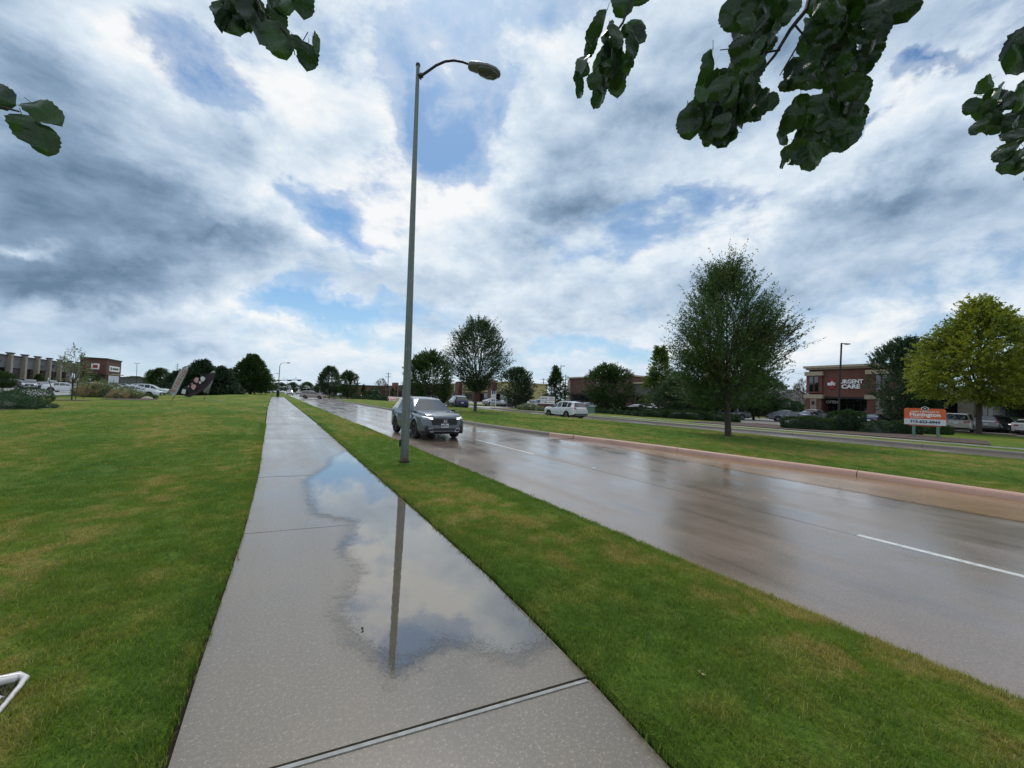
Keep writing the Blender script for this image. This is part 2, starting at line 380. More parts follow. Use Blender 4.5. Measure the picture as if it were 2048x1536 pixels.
MT = dict(
    slab=mat_concrete('sidewalk_concrete', (.200, .160, .108), (.134, .107, .072), stain=(.085, .066, .045), r0=.12, r1=.36, agg=1.0, stain_amt=.7, coat=1.0),
    road=mat_concrete('road_concrete', (.270, .195, .138), (.190, .135, .092), stain=(.085, .048, .022), r0=.05, r1=.32, tine=1.1, agg=.9, stain_amt=.9, coat=1.0),
    bay=mat_concrete('silty_concrete', (.25, .165, .105), (.20, .125, .075), stain=(.10, .06, .022), r0=.05, r1=.22, tine=.2, agg=.3, stain_amt=.8, coat=1.0),
    lot=mat_concrete('lot_concrete', (.36, .33, .30), (.30, .28, .25), stain=(.12, .1, .085), r0=.15, r1=.45, agg=.3),
    kerb_new=mat_concrete('new_kerb', (.66, .40, .31), (.58, .35, .265), stain=(.25, .13, .09), r0=.3, r1=.6, agg=.8, stain_amt=.5, coat=.3),
    kerb_old=mat_concrete('old_kerb', (.25, .215, .17), (.20, .17, .13), stain=(.07, .055, .04), r0=.25, r1=.6, agg=.6, coat=.4),
    bed_and_reflection=mat_concrete('dark_bed_reflection', (.10, .07, .05), (.08, .055, .04), stain=(.04, .03, .02), r0=.1, r1=.3, agg=.3, coat=.8),  # dark road bed, and painted reflection of trees on the far road
    brickpave=mat_concrete('red_paving', (.28, .12, .085), (.23, .10, .07), stain=(.08, .05, .035), r0=.2, r1=.45, agg=.3),
    lawn=mat_lawn('lawn'), blade=mat_lawn('grass_blade', True),
    mulch=pbr('mulch', (.085, .055, .042), .95, var=.6, vscale=14, bump=.9, bscale=25),
    soil=pbr('soil', (.035, .026, .018), .95, var=.4, vscale=20, bump=.6),
    line=pbr('lane_paint', (.62, .61, .57), .5, var=.28, vscale=16, coat=.4),
    pole=mat_pole('weathered_pole'), dark_metal=pbr('dark_metal', (.028, .024, .024), .5, .3), grey_metal=pbr('grey_metal', (.16, .17, .17), .45, .5),
    bark=pbr('bark', (.060, .045, .036), .9, var=.4, vscale=18, bump=.8, bscale=30), twig=pbr('twig_bark', (.045, .033, .032), .75, var=.3, vscale=30),
    glass=mat_glass('tinted_glass'), shopglass=mat_glass('shop_glass', (.008, .011, .012), .06), rubber=pbr('rubber', (.018, .018, .018), .8), plastic=pbr('black_plastic', (.016, .016, .018), .5),
    chrome=pbr('chrome', (.62, .62, .63), .18, 1.0, var=.03), rim=pbr('alloy', (.30, .31, .32), .3, .9), rim_dark=pbr('dark_alloy', (.055, .055, .06), .35, .8),
    lamp_on=pbr('lit_headlamp', (.8, .82, .85), .1, emis=((1, .99, .96), 1.6)), lens=pbr('clear_lens', (.5, .53, .56), .08, .4, coat=1.0), red_lens=pbr('red_lens', (.32, .012, .014), .15, coat=1.0),
    plate=pbr('plate_white', (.66, .67, .69), .5, var=.03), ink=pbr('plate_ink', (.03, .035, .06), .6, var=.0),
    filler=pbr('joint_sealant', (.30, .30, .285), .6, var=.35, vscale=14),
    white=pbr('white_paint', (.74, .73, .71), .5, var=.05), letter_white=pbr('sign_white', (.85, .85, .84), .4, var=.02), orange=pbr('sign_orange', (.72, .13, .03), .45, var=.03),
    sign_blue=pbr('sign_ink_blue', (.03, .05, .10), .5, var=.0), red_sign=pbr('sign_red', (.36, .02, .03), .4, var=.03),
    brick_red=mat_brick('red_brick', (.20, .072, .054), (.155, .056, .042), (.20, .13, .10)), brick_dark=mat_brick('dark_brick', (.14, .060, .048), (.10, .042, .034), (.16, .11, .09)),
    stone=pbr('cast_stone', (.42, .34, .24), .8, var=.12, vscale=2.5), limestone=mat_brick('limestone_block', (.34, .30, .25), (.28, .25, .20), (.24, .21, .17), .6, .3),
    stucco_grey=pbr('grey_stucco', (.13, .135, .135), .9, var=.08, vscale=1.5), stucco_tan=pbr('tan_stucco', (.50, .40, .20), .9, var=.08, vscale=1.5), stucco_white=pbr('pale_stucco', (.52, .50, .47), .9, var=.06, vscale=1.0),
    house_wall=pbr('house_siding', (.27, .25, .22), .85, var=.08, vscale=2),
    roofing=pbr('shingle', (.11, .10, .10), .9, var=.2, vscale=8), green_box=pbr('green_enamel', (.12, .22, .16), .5), tank_metal=pbr('galvanised', (.3, .31, .32), .45, .6),
    banner_grey=pbr('banner_grey', (.42, .43, .45), .8, var=.04), banner_black=pbr('banner_black', (.035, .022, .03), .8, var=.1), banner_red=pbr('banner_lettering', (.50, .10, .05), .7), banner_pink=pbr('banner_pink', (.62, .33, .33), .7, var=.4, vscale=9),
    stake=pbr('stake_wood', (.10, .075, .055), .85), cap=pbr('orange_cap', (.60, .18, .10), .6), ply=pbr('pipe_white', (.66, .62, .62), .35, coat=.6, var=.06),
    leaf_oak=mat_leaf('leaf_oak', (.026, .056, .016), (.065, .115, .028), (.042, .078, .020)),
    leaf_elm=mat_leaf('leaf_elm', (.024, .062, .016), (.075, .155, .030), (.090, .070, .022), sc=.42),
    leaf_elm2=mat_leaf('leaf_elm_blue', (.026, .054, .030), (.065, .11, .048), (.042, .075, .034), sc=.5),
    leaf_yellow=mat_leaf('leaf_yellow', (.10, .15, .020), (.33, .32, .035), (.10, .16, .028), sc=.35, trans=.38),
    leaf_lime=mat_leaf('leaf_lime', (.05, .10, .018), (.15, .20, .035), (.04, .075, .018), trans=.38),
    leaf_conifer=mat_leaf('leaf_conifer', (.016, .040, .018), (.040, .075, .030), (.024, .052, .022), trans=.12),
    leaf_rust=mat_leaf('leaf_rust', (.040, .026, .022), (.075, .05, .03), (.03, .04, .02)),
    leaf_hedge=mat_leaf('leaf_hedge', (.020, .048, .013), (.050, .095, .022), (.035, .065, .018), trans=.15, sc=1.5),
    leaf_shrub=mat_leaf('leaf_shrub', (.085, .13, .055), (.21, .24, .12), (.30, .20, .14), trans=.25, sc=.8),
    leaf_juniper=mat_leaf('leaf_juniper', (.022, .060, .028), (.060, .115, .045), (.05, .085, .055), trans=.15, sc=.8),
    leaf_reed=mat_leaf('leaf_reed', (.28, .22, .11), (.42, .28, .19), (.12, .13, .06), trans=.25, sc=1.2),
)
# ------------------------------------------------------------------ the ground
def hash2(x, y): return math.sin(x*12.9898+y*78.233)
def pad_edge_left(u):   # left edge of the sidewalk
    return float(np.interp(u, [-6, 2.1, 3.4, 5.2, 8.6, 20, 40, 80, 100], [-.30, -.30, -.26, -.20, -.17, -.26, -.42, -.5, -.5]))
def pad_edge_right(u):
    return float(np.interp(u, [-6, 1.1, 1.8, 3.0, 5.0, 12, 20, 57, 100], [1.50, 1.55, 1.63, 1.71, 1.74, 1.80, 1.86, 1.82, 1.8]))
ROAD_V0, LANE_V, LANE2_V, ROAD_Z = 3.72, 7.1, 10.68, -.15
def kerb_v(u): return float(np.interp(u, [-40, 4, 6.5, 8.5, 10, 11.7, 13.8, 15.2, 18.3, 21.5, 27, 95], [13.6, 13.5, 13.1, 12.9, 12.7, 12.4, 11.9, 11.55, 11.0, 10.8, 10.72, 10.7]))
MED_V1, FAR_V0, FAR_V1 = 24.35, 24.5, 29.3
MED_U1 = 88.0
def bump_l(u, v): return .012*math.sin(u*.9+v*.5)+.010*math.sin(u*.31-v*1.3+1)
def lawn_left_z(u, v):
    d = max(0.0, -.3-v); return .025 + min(1, d/1.5)*bump_l(u, v) + (.45*math.exp(-((u-82)/14)**2-((v+5)/4)**2) if u > 40 else 0)
def lawn_med_z(u, v):
    d = max(0.0, min(v-kerb_v(u)-.15, MED_V1-v)); return .0 + min(1, d/4)*(.20+bump_l(u, v))
def lawn_verge_z(u, v): return .03 + .25*bump_l(u, v) - max(0, v-3.3)*.10
def sheet(name, fz, us, vfun, nv, mat, skirt=.16, kind='structure'):
    V = []; F = []
    for u in us:
        v0, v1 = vfun(u)
        for j in range(nv+1):
            v = v0+(v1-v0)*j/nv; V.append(RV(u, v, fz(u, v)))
    n = nv+1
    for i in range(len(us)-1):
        for j in range(nv): F.append((i*n+j, i*n+j+1, (i+1)*n+j+1, (i+1)*n+j))
    # skirts down the two long edges
    mb = MB(); mb.add(V, F)
    for j in (0, nv):
        vs = []; fs = []
        for i in range(len(us)):
            p = V[i*n+j]; vs += [p, Vector((p.x, p.y, p.z-skirt))]
        for i in range(len(us)-1):
            q = (2*i, 2*i+2, 2*i+3, 2*i+1); fs.append(q if j == nv else q[::-1])
        mb.add(vs, fs)
    me = mb.mesh(name, mat); me.polygons.foreach_set('use_smooth', [True]*(len(me.polygons)))
    o = obj(name, me); tag(o, kind=kind); return o
def us_range(a, b, near=.4, far=4.0):
    out = [a]; u = a
    while u < b:
        u += near if -2 < u < 14 else min(far, near+abs(u-6)*.06); out.append(min(u, b))
    return out
gm = MB(); S = 3000
gm.add([(-S, -S, -.32), (S, -S, -.32), (S, S, -.32), (-S, S, -.32)], [(0, 1, 2, 3)])
struct(gm.build('ground', MT['lawn']))
sm = MB(); sm.add([RV(-30, -.9, -.10), RV(-30, 2.2, -.10), RV(96, 2.2, -.10), RV(96, -.9, -.10)], [(3, 2, 1, 0)]); struct(sm.build('soil_bed', MT['soil']))
# lawns
sheet('lawn', lawn_left_z, us_range(-14, 170), lambda u: ((-19.0 if 34 < u < 64 else (-55 if u <= 34 else -21.0)), pad_edge_left(u)-.045), 60, MT['lawn'])
sheet('verge_lawn', lawn_verge_z, us_range(-14, 96), lambda u: (pad_edge_right(u)+.045, ROAD_V0-.03+.03*math.sin(u*2.1)), 6, MT['lawn'])
sheet('median_lawn', lawn_med_z, us_range(-30, MED_U1), lambda u: (kerb_v(u)+.17, MED_V1), 24, MT['lawn'])
sheet('far_verge_lawn', lambda u, v: .03, us_range(-60, 54), lambda u: (FAR_V1+.16, 31.5), 2, MT['lawn'])
sheet('far_verge_lawn', lambda u, v: .03, us_range(66, 170), lambda u: (FAR_V1+.16, 31.5), 2, MT['lawn'])
sheet('bed_lawn', lambda u, v: .03, us_range(-60, 50, far=3), lambda u: (32.9, 41.5 if u > 12 else 54), 6, MT['lawn'])
sheet('bed_lawn', lambda u, v: .03, us_range(68, 150, far=3), lambda u: (32.9, 41.5), 4, MT['lawn'])
sheet('median_lawn', lambda u, v: .02, us_range(112, 420, far=8), lambda u: (11, MED_V1), 3, MT['lawn'])
sheet('far_lawn', lambda u, v: .02, us_range(96, 420, far=8), lambda u: (-.4, 3.6), 3, MT['lawn'])
# roads (concrete panels laid with recessed joints)
def panel(name, pts, z0, z1, mat, parent, mesh=None):
    mb = MB(); mb.prism([(p.x, p.y) for p in pts], z0, z1); return mb.build(name, mat, parent)
def quad_uv(u0, u1, va0, va1, vb0, vb1): return [RV(u0, va0), RV(u0, va1), RV(u1, vb1), RV(u1, vb0)]
road = obj('road', None); struct(road)
bed = MB(); bed.add([RV(-60, ROAD_V0-.12, ROAD_Z-.03), RV(-60, 14, ROAD_Z-.03), RV(700, 14, ROAD_Z-.03), RV(700, ROAD_V0-.12, ROAD_Z-.03)], [(3, 2, 1, 0)]); bed.build('road_bed', MT['bed_and_reflection'], road)
g_ = .010
ju = [-60, -32, -16, -1.3, 13.8, 28.8, 43.8, 58.8, 73.8, 88.8]
for a, b in zip(ju, ju[1:]):
    panel('road_panel', quad_uv(a+g_, b-g_, ROAD_V0-.10, LANE_V-g_, ROAD_V0-.10, LANE_V-g_), ROAD_Z-.12, ROAD_Z, MT['road'], road)
    if a < 13: panel('road_panel', quad_uv(a+g_, b-g_, LANE_V+g_, LANE2_V-g_, LANE_V+g_, LANE2_V-g_), ROAD_Z-.12, ROAD_Z-.001, MT['road'], road)
    else: panel('road_panel', [RV(a+g_, LANE_V+g_), *[RV(u, kerb_v(u)+.02) for u in np.linspace(a+g_, b-g_, 8)], RV(b-g_, LANE_V+g_)], ROAD_Z-.12, ROAD_Z-.001, MT['road'], road)
panel('road_panel', quad_uv(88.9, 112, ROAD_V0-.1, 30, ROAD_V0-.1, 30), ROAD_Z-.12, ROAD_Z, MT['road'], road)
panel('road_panel', quad_uv(112, 700, ROAD_V0-.1, 10.9, ROAD_V0-.1, 10.9), ROAD_Z-.12, ROAD_Z, MT['road'], road)
for a, b in ((-60, -30), (-30, -1.3), (-1.3, 13.7)):
    us = np.linspace(a+g_, b-g_, 12)
    panel('turn_bay_panel', [RV(us[0], LANE2_V+g_)]+[RV(u, kerb_v(u)+.02) for u in us]+[RV(us[-1], LANE2_V+g_)], ROAD_Z-.12, ROAD_Z-.012, MT['bay'], road)
# far carriageway
road2 = obj('far_road', None); struct(road2)
for a, b in ((-60, -20), (-20, 0), (0, 20), (20, 40), (40, 60), (60, 88.9)):
    panel('road_panel', quad_uv(a+g_, b-g_, FAR_V0, FAR_V1-1.45, FAR_V0, FAR_V1-1.45), ROAD_Z-.12, ROAD_Z+.03, MT['road'], road2)
panel('road_panel', quad_uv(112, 500, FAR_V0, FAR_V1, FAR_V0, FAR_V1), ROAD_Z-.12, ROAD_Z+.03, MT['road'], road2)
for a, b in ((-60, -20), (-20, 5), (5, 30), (30, 54)): panel('gutter_reflection_strip', quad_uv(a+g_, b-g_, FAR_V1-1.445, FAR_V1, FAR_V1-1.445, FAR_V1), ROAD_Z-.12, ROAD_Z+.032, MT['bed_and_reflection'], road2)  # widened gutter, its dark colour painted in for reflected hedges and trees
# driveway mouth and red paving beyond the far road
panel('driveway', [RV(53.5, FAR_V1-.34), RV(67, FAR_V1-.34), RV(64, 42), RV(57, 42)], -.2, -.06, MT['lot'], road2)
pv = MB(); pv.prism([(p.x, p.y) for p in (RV(38, 33.2), RV(54, 33.2), RV(55, 38), RV(40, 38))], -.1, .05); struct(pv.build('red_paving', MT['brickpave']))
# kerbs
def kerb_piece(u0, u1, mat, parent, f=kerb_v, side=1, zt=.0, zb=ROAD_Z-.05, name='kerb_stone', w=.15, n=6):
    mb = MB(); prof = [(0.0, zb), (0.015, zt-.05), (.045, zt-.012), (.075, zt+.003), (w, zt+.002), (w+.02, zb)]
    us = np.linspace(u0, u1, n+1); vs = []; fs = []; k = len(prof)
    for u in us:
        for a, z in prof: vs.append(RV(u, f(u)+a*side, z))
    for i in range(n):
        for j in range(k-1):
            q = (i*k+j, (i+1)*k+j, (i+1)*k+j+1, i*k+j+1); fs.append(q if side > 0 else q[::-1])
    fs += [tuple(range(k)) if side > 0 else tuple(range(k))[::-1], tuple(n*k+j for j in range(k))[::-1]]
    mb.add(vs, fs); return mb.build(name, mat, parent, smooth=40)
kerb = obj('kerb', None); struct(kerb)
for a, b in ((-30, -22), (-22, -14), (-14, -8), (-8, -2), (-2, 4), (4, 9), (9, 13.76), (13.8, 15.2)): kerb_piece(a+.01, b-.01, MT['kerb_new'], kerb, zt=.0)
for a in range(0, 12): kerb_piece(15.22+a*6.05, 15.22+(a+1)*6.05-.02, MT['kerb_old'], kerb, zt=.01)
kerb2 = obj('far_kerb', None); struct(kerb2)
for a in range(-10, 9): kerb_piece(a*6, a*6+5.98, MT['kerb_old'], kerb2, f=lambda u: FAR_V1, zt=.035)
for a in range(11, 16): kerb_piece(a*6+2, a*6+7.98, MT['kerb_old'], kerb2, f=lambda u: FAR_V1, zt=.035)
kerb3 = obj('median_far_kerb', None); struct(kerb3)
for a in range(-10, 14): kerb_piece(a*6, a*6+5.98, MT['kerb_old'], kerb3, f=lambda u: FAR_V0, side=-1, zt=.02)
# sidewalk slabs
walk = obj('sidewalk', None); struct(walk)
J0 = 1.84; SKEW = .30
joints = [J0+3.19*k for k in range(-3, 31)]
for i, (a, b) in enumerate(zip(joints, joints[1:])):
    ga = .014 if i-3 == 0 else .009; gb = .014 if i-3 == -1 else .009
    if i > 7: ga = gb = .016
    L = [(u, pad_edge_left(u)) for u in np.linspace(a+ga, b-gb, 5)]; Rr = [(u, pad_edge_right(u)) for u in np.linspace(a+ga, b-gb, 5)]
    # joints run slightly askew to the path
    pl = [RV(u+SKEW*.5*(1 if a > 0 else 1), v) for u, v in L] + [RV(u-SKEW*.5, v) for u, v in reversed(Rr)]
    panel('slab', pl[::-1], -.12, 0.0 if i % 2 else -.002, MT['slab'], walk)
jf = MB(); a = J0
jf.prism([(p.x, p.y) for p in (RV(a-.024+SKEW*.5, pad_edge_left(a)+.02), RV(a-.024-SKEW*.5, pad_edge_right(a)-.02), RV(a-.004-SKEW*.5, pad_edge_right(a)-.02), RV(a-.004+SKEW*.5, pad_edge_left(a)+.02))], -.02, .0035); jf.build('joint_filler', MT['filler'], walk)
w2 = MB(); w2.prism([(p.x, p.y) for p in (RV(-60, 31.65), RV(50, 31.65), RV(50, 32.8), RV(-60, 32.8))], -.1, .035); struct(w2.build('far_sidewalk', MT['lot']))
w3 = MB(); w3.prism([(p.x, p.y) for p in (RV(68, 31.65), RV(170, 31.65), RV(170, 32.8), RV(68, 32.8))], -.1, .035); struct(w3.build('far_sidewalk', MT['lot']))
# corner ramp where the sidewalk meets the crossing
w4 = MB(); w4.prism([(p.x, p.y) for p in (RV(80, -4.5), RV(84, -4.5), RV(84, -.55), RV(80, -.55))], -.1, .05); struct(w4.build('crossing_path', MT['lot']))
# lane dashes
for a, b in ((-9.7, -6.6), (-.9, 2.1), (10.1, 13.9+.4), (22.3, 25.3), (34.5, 37.5), (46.7, 49.7), (58.9, 61.9), (71, 74)):
    mb = MB(); mb.prism([(p.x, p.y) for p in (RV(a, LANE_V-.01), RV(a, LANE_V+.10), RV(b, LANE_V+.10), RV(b, LANE_V-.01))], ROAD_Z, ROAD_Z+.004); struct(mb.build('lane_marking', MT['line']))
mb = MB(); c = G(1188, 937, ROAD_Z); mb.lathe([(.05, 0), (.05, .006), (.035, .02), (.0, .022)], tuple(c), n=12)
tag(mb.build('road_stud', MT['line'], smooth=40), 'small white reflective stud on the joint between the wet lanes', 'road marker')
# car parks
lot = MB(); lot.prism([(p.x, p.y) for p in (RV(-60, 54), RV(12, 54), RV(12, 41.6), RV(52, 41.6), RV(66, 41.6), RV(320, 41.6), RV(320, 64), RV(-60, 64))], -.1, .02); struct(lot.build('parking_lot', MT['lot']))
lot2 = MB(); lot2.prism([(p.x, p.y) for p in (RV(64, -20.9), RV(34.2, -19.1), RV(34.2, -52), RV(170, -52), RV(170, -21.1), RV(64, -21.1))], -.1, .03); struct(lot2.build('parking_lot', MT['lot']))
rk = MB(); rk.prism([(p.x, p.y) for p in (RV(36, -37.0), RV(36, -36.8), RV(80, -36.8), RV(80, -37.0))], 0, .2); struct(rk.build('painted_kerb', MT['kerb_new']))
cr = MB(); cr.prism([(p.x, p.y) for p in (RV(89, 30), RV(111, 30), RV(111, 60), RV(89, 60))], -.2, -.06); struct(cr.build('side_street', MT['lot']))
# mulch beds
def blob_poly(c, ru, rv, n=22, j=.12, seed=1):
    rr = random.Random(seed); out = []
    for i in range(n):
        a = 2*math.pi*i/n; r = 1+rr.uniform(-j, j); out.append(RV(c[0]+ru*math.cos(a)*r, c[1]+rv*math.sin(a)*r))
    return out[::-1]
def bed_patch(name, pts, z0, z1, mat):
    mb = MB(); mb.prism([(p.x, p.y) for p in pts], z0, z1); return struct(mb.build(name, mat))
bed_patch('mulch_bed', [RV(u, v) for u, v in ((4.2, 33.4), (22, 33.0), (22.5, 35.5), (20, 41.2), (9, 41.2), (5, 38.5))][::-1], 0, .075, MT['mulch'])
bed_patch('mulch_bed', [RV(u, v) for u, v in ((27.5, -12.5), (31.5, -10.2), (35.5, -11), (36, -17), (28, -19))][::-1] if False else blob_poly((30.2, -14.2), 4.2, 3.0, seed=3), -.05, .055, MT['mulch'])
bed_patch('mulch_bed', blob_poly((55.5, -12.6), 4.4, 1.9, seed=4)[:], -.05, .055, MT['mulch'])
for (uu, vv, rr_, sd) in ((*uv_of(G(1457, 878)), 1.05, 5), (*uv_of(G(950, 826)), .9, 6), (*uv_of(G(143, 801)), 1.3, 7), (*uv_of(G(1955, 867)), 2.2, 8)):
    bed_patch('mulch_ring', blob_poly((uu, vv), rr_, rr_*.9, seed=sd), -.05, (.15 if vv < 23 else .05) if vv > 0 else .05, MT['mulch'])
# ------------------------------------------------------------------ puddles
def mat_puddle(name, floor=(.085, .072, .060), e0=.0, e1=.75, ior=1.9, rough=.02):
    m, T, out = mat_new(name); p = geo_pos(T); a = T.n.new('ShaderNodeAttribute'); a.attribute_name = 'tint'
    n = T.noise(p, 9, 6, .7); nf = T.noise(p, 120, 3, .6); nb = T.noise(p, 2.0, 4, .6)
    e = T.math('ADD', a.outputs['Fac'], T.math('MULTIPLY', T.math('SUBTRACT', n, .5), 1.1)); e = T.math('ADD', e, T.math('MULTIPLY', T.math('SUBTRACT', nf, .5), 1.3))
    mask = T.mapr(e, e0, e1, smooth=True)
    c = T.mix(T.mapr(nb, .3, .7), floor, tuple(x*1.35 for x in floor)); c = T.mix(T.math('GREATER_THAN', nf, .68), c, (.24, .21, .18))
    b = T.add('ShaderNodeBsdfPrincipled', Base_Color=c, Roughness=rough); b.inputs['IOR'].default_value = ior; b.inputs['Coat Weight'].default_value = .6 if ior > 1.5 else 0; b.inputs['Coat Roughness'].default_value = .0
    b.inputs['Specular IOR Level'].default_value = .6
    wb = T.add('ShaderNodeBump', Height=T.noise(p, 14, 2, .5), Strength=.02, Distance=.01); T.l.new(wb.outputs[0], b.inputs['Normal'])
    tr = T.n.new('ShaderNodeBsdfTransparent'); mx = T.n.new('ShaderNodeMixShader'); T.l.new(mask, mx.inputs[0]); T.l.new(tr.outputs[0], mx.inputs[1]); T.l.new(b.outputs[0], mx.inputs[2])
    T.l.new(mx.outputs[0], out.inputs[0]); return m
def puddle(name, poly, z, mat, clampf=None, step=.08, soft=.30):
    """grid sheet inside a uv-polygon, tint = distance to its edge over soft (edges given in clampf stay full)"""
    P = np.array(poly); u0, v0 = P.min(0)-.2; u1, v1 = P.max(0)+.2
    nu, nv = int((u1-u0)/step)+1, int((v1-v0)/step)+1; V = []; A = []
    for i in range(nu):
        for j in range(nv):
            u, v = u0+i*step, v0+j*step
            if clampf: v = min(max(v, clampf(u)[0]), clampf(u)[1])
            d = 1e9; inside = False; k = len(poly)
            for q in range(k):
                x1, y1 = poly[q]; x2, y2 = poly[(q+1) % k]
                if (y1 > v) != (y2 > v) and u < (x2-x1)*(v-y1)/(y2-y1)+x1: inside = not inside
                dx, dy = x2-x1, y2-y1; t = max(0, min(1, ((u-x1)*dx+(v-y1)*dy)/(dx*dx+dy*dy+1e-9)))
                d = min(d, math.hypot(u-x1-t*dx, v-y1-t*dy))
            V.append(tuple(RV(u, v, z))); A.append((d if inside else -d)/soft)
    F = []
    for i in range(nu-1):
        for j in range(nv-1):
            q = (i*nv+j, i*nv+j+1, (i+1)*nv+j+1, (i+1)*nv+j)
            if max(A[x] for x in q) > -.6:
                F.append(q)
    me = np_mesh(name, V, F, mat, A); return struct(obj(name, me))
PM = mat_puddle('puddle_water', (.10, .082, .056), ior=2.3)
puddle('puddle', [(7.9, .45), (9.2, .95), (10.4, 1.15), (13.2, 2.6), (6.5, 2.6), (3.0, 2.4), (1.95, 1.75), (1.92, 1.30), (2.25, 1.0), (2.12, .62), (2.7, .40), (3.1, .36), (3.7, .62), (4.3, .56), (5.1, .80), (5.6, .42), (6.3, .40)],
       .003, PM, clampf=lambda u: (-.1, pad_edge_right(u)), step=.06)
PB = mat_puddle('silty_water', (.235, .145, .078), .1, .5, 1.33, .22)
puddle('gutter_puddle', [(-3, 10.6), (1.0, 10.75), (5, 10.8), (9, 11.05), (11.3, 11.6), (9.8, 12.9), (5, 13.7), (-3, 13.9)], ROAD_Z-.008, PB, clampf=lambda u: (LANE2_V+.01, kerb_v(u)+.01), step=.16, soft=.5)
# ------------------------------------------------------------------ grass
def tuft_mesh(name, nb, rad, h, w, seed, mat):
    r = np.random.default_rng(seed); V = []; F = []; A = []
    for i in range(nb):
        a = r.uniform(0, 6.283); rr = rad*math.sqrt(r.uniform()); x, y = rr*math.cos(a), rr*math.sin(a)
        b = r.uniform(0, 6.283); lean = r.uniform(.1, .95)*h; hh = h*r.uniform(.45, 1.0); ww = w*r.uniform(.6, 1.2)
        dx, dy = math.cos(b), math.sin(b); px, py = -dy*ww/2, dx*ww/2; t = r.uniform(); o = len(V)
        V += [(x-px, y-py, -.012), (x+px, y+py, -.012), (x+dx*lean*.35+px*.8, y+dy*lean*.35+py*.8, hh*.62), (x+dx*lean*.35-px*.8, y+dy*lean*.35-py*.8, hh*.62), (x+dx*lean, y+dy*lean, hh), (x+dx*lean, y+dy*lean, hh)]
        F += [(o, o+1, o+2, o+3), (o+3, o+2, o+4, o+5)]; A += [t]*6
    return np_mesh(name, V, F, mat, A)
def scatter(name, pts, scales, tufts, kind='stuff', label=None):
    """one object: geometry nodes put a tuft on every vertex"""
    me = bpy.data.meshes.new(name+'_points'); me.vertices.add(len(pts)); me.vertices.foreach_set('co', np.asarray(pts, np.float32).ravel())
    n = len(pts)
    a = me.attributes.new('rot', 'FLOAT_VECTOR', 'POINT'); rot = np.zeros((n, 3), np.float32); rot[:, 2] = rng.uniform(0, 6.283, n); rot[:, 0] = rng.normal(0, .12, n); a.data.foreach_set('vector', rot.ravel())
    s = me.attributes.new('scl', 'FLOAT', 'POINT'); s.data.foreach_set('value', np.asarray(scales, np.float32))
    ii = me.attributes.new('pick', 'INT', 'POINT'); ii.data.foreach_set('value', rng.integers(0, len(tufts), n).astype(np.int32))
    o = obj(name, me)
    ng = bpy.data.node_groups.new(name+'_nodes', 'GeometryNodeTree')
    ng.interface.new_socket('Geometry', in_out='INPUT', socket_type='NodeSocketGeometry'); ng.interface.new_socket('Geometry', in_out='OUTPUT', socket_type='NodeSocketGeometry')
    gi = ng.nodes.new('NodeGroupInput'); go = ng.nodes.new('NodeGroupOutput'); ip = ng.nodes.new('GeometryNodeInstanceOnPoints')
    col = bpy.data.collections.new(name+'_tufts')
    for k, t in enumerate(tufts):
        to = bpy.data.objects.new('%s_tuft_%02d' % (name, k), t); col.objects.link(to)
    ci = ng.nodes.new('GeometryNodeCollectionInfo'); ci.inputs['Collection'].default_value = col; ci.inputs['Separate Children'].default_value = True; ci.inputs['Reset Children'].default_value = True
    def attr(nm, dt):
        q = ng.nodes.new('GeometryNodeInputNamedAttribute'); q.data_type = dt; q.inputs['Name'].default_value = nm; return q.outputs['Attribute']
    L = ng.links
    L.new(gi.outputs[0], ip.inputs['Points']); L.new(ci.outputs[0], ip.inputs['Instance']); ip.inputs['Pick Instance'].default_value = True
    L.new(attr('pick', 'INT'), ip.inputs['Instance Index'])
    ra = ng.nodes.new('FunctionNodeEulerToRotation'); L.new(attr('rot', 'FLOAT_VECTOR'), ra.inputs[0]); L.new(ra.outputs[0], ip.inputs['Rotation'])
    L.new(attr('scl', 'FLOAT'), ip.inputs['Scale']); L.new(ip.outputs[0], go.inputs[0])
    md = o.modifiers.new('scatter', 'NODES'); md.node_group = ng
    return tag(o, label, None, None, kind)
TUFTS = [tuft_mesh('tuft', 38, .085, .033, .0036, 10+k, MT['blade']) for k in range(5)]
def visible_xy(x, y, margin=120):
    # keep only ground that a camera near the photograph's could see
    dx, dy = x, y; d = dx*_fw.x+dy*_fw.y-CAMH*_fw.z
    if d < .3: return False
    px = CXP+FPX*(dx*_rt.x+dy*_rt.y-CAMH*_rt.z)/d; py = CYP-FPX*(dx*_up.x+dy*_up.y-CAMH*_up.z)/d
    return -margin-150 < px < 2048+margin+150 and py < 1536+margin+60
def grass_points(u0, u1, v0f, v1f, zf, dens):
    """dens(dist) tufts per m2, in cells"""
    pts = []; sc = []; cell = .5; u = u0
    while u < u1:
        va, vb = v0f(u), v1f(u); v = va
        while v < vb:
            c = RV(u+cell/2, v+cell/2); dist = math.hypot(c.x, c.y)
            if visible_xy(c.x, c.y):
                k, s_ = dens(dist); n = k*cell*min(cell, vb-v); n = int(n)+(random.random() < n-int(n))
                for _ in range(n):
                    uu = u+random.random()*cell; vv = v+random.random()*min(cell, vb-v)
                    vv = min(max(vv, v0f(uu)+.0), v1f(uu))
                    pts.append(RV(uu, vv, zf(uu, vv))); sc.append(s_*random.uniform(.75, 1.25))
            v += cell
        u += cell
    return pts, sc
def dens(d):
    if d < 5: return 300, 1.0
    if d < 9: return 150, 1.08
    if d < 16: return 60, 1.2
    if d < 30: return 18, 1.35
    return 3, 1.6
P1, S1 = grass_points(-3, 46, lambda u: -24.0 if u > 6 else -14, lambda u: pad_edge_left(u)-.075, lawn_left_z, dens)
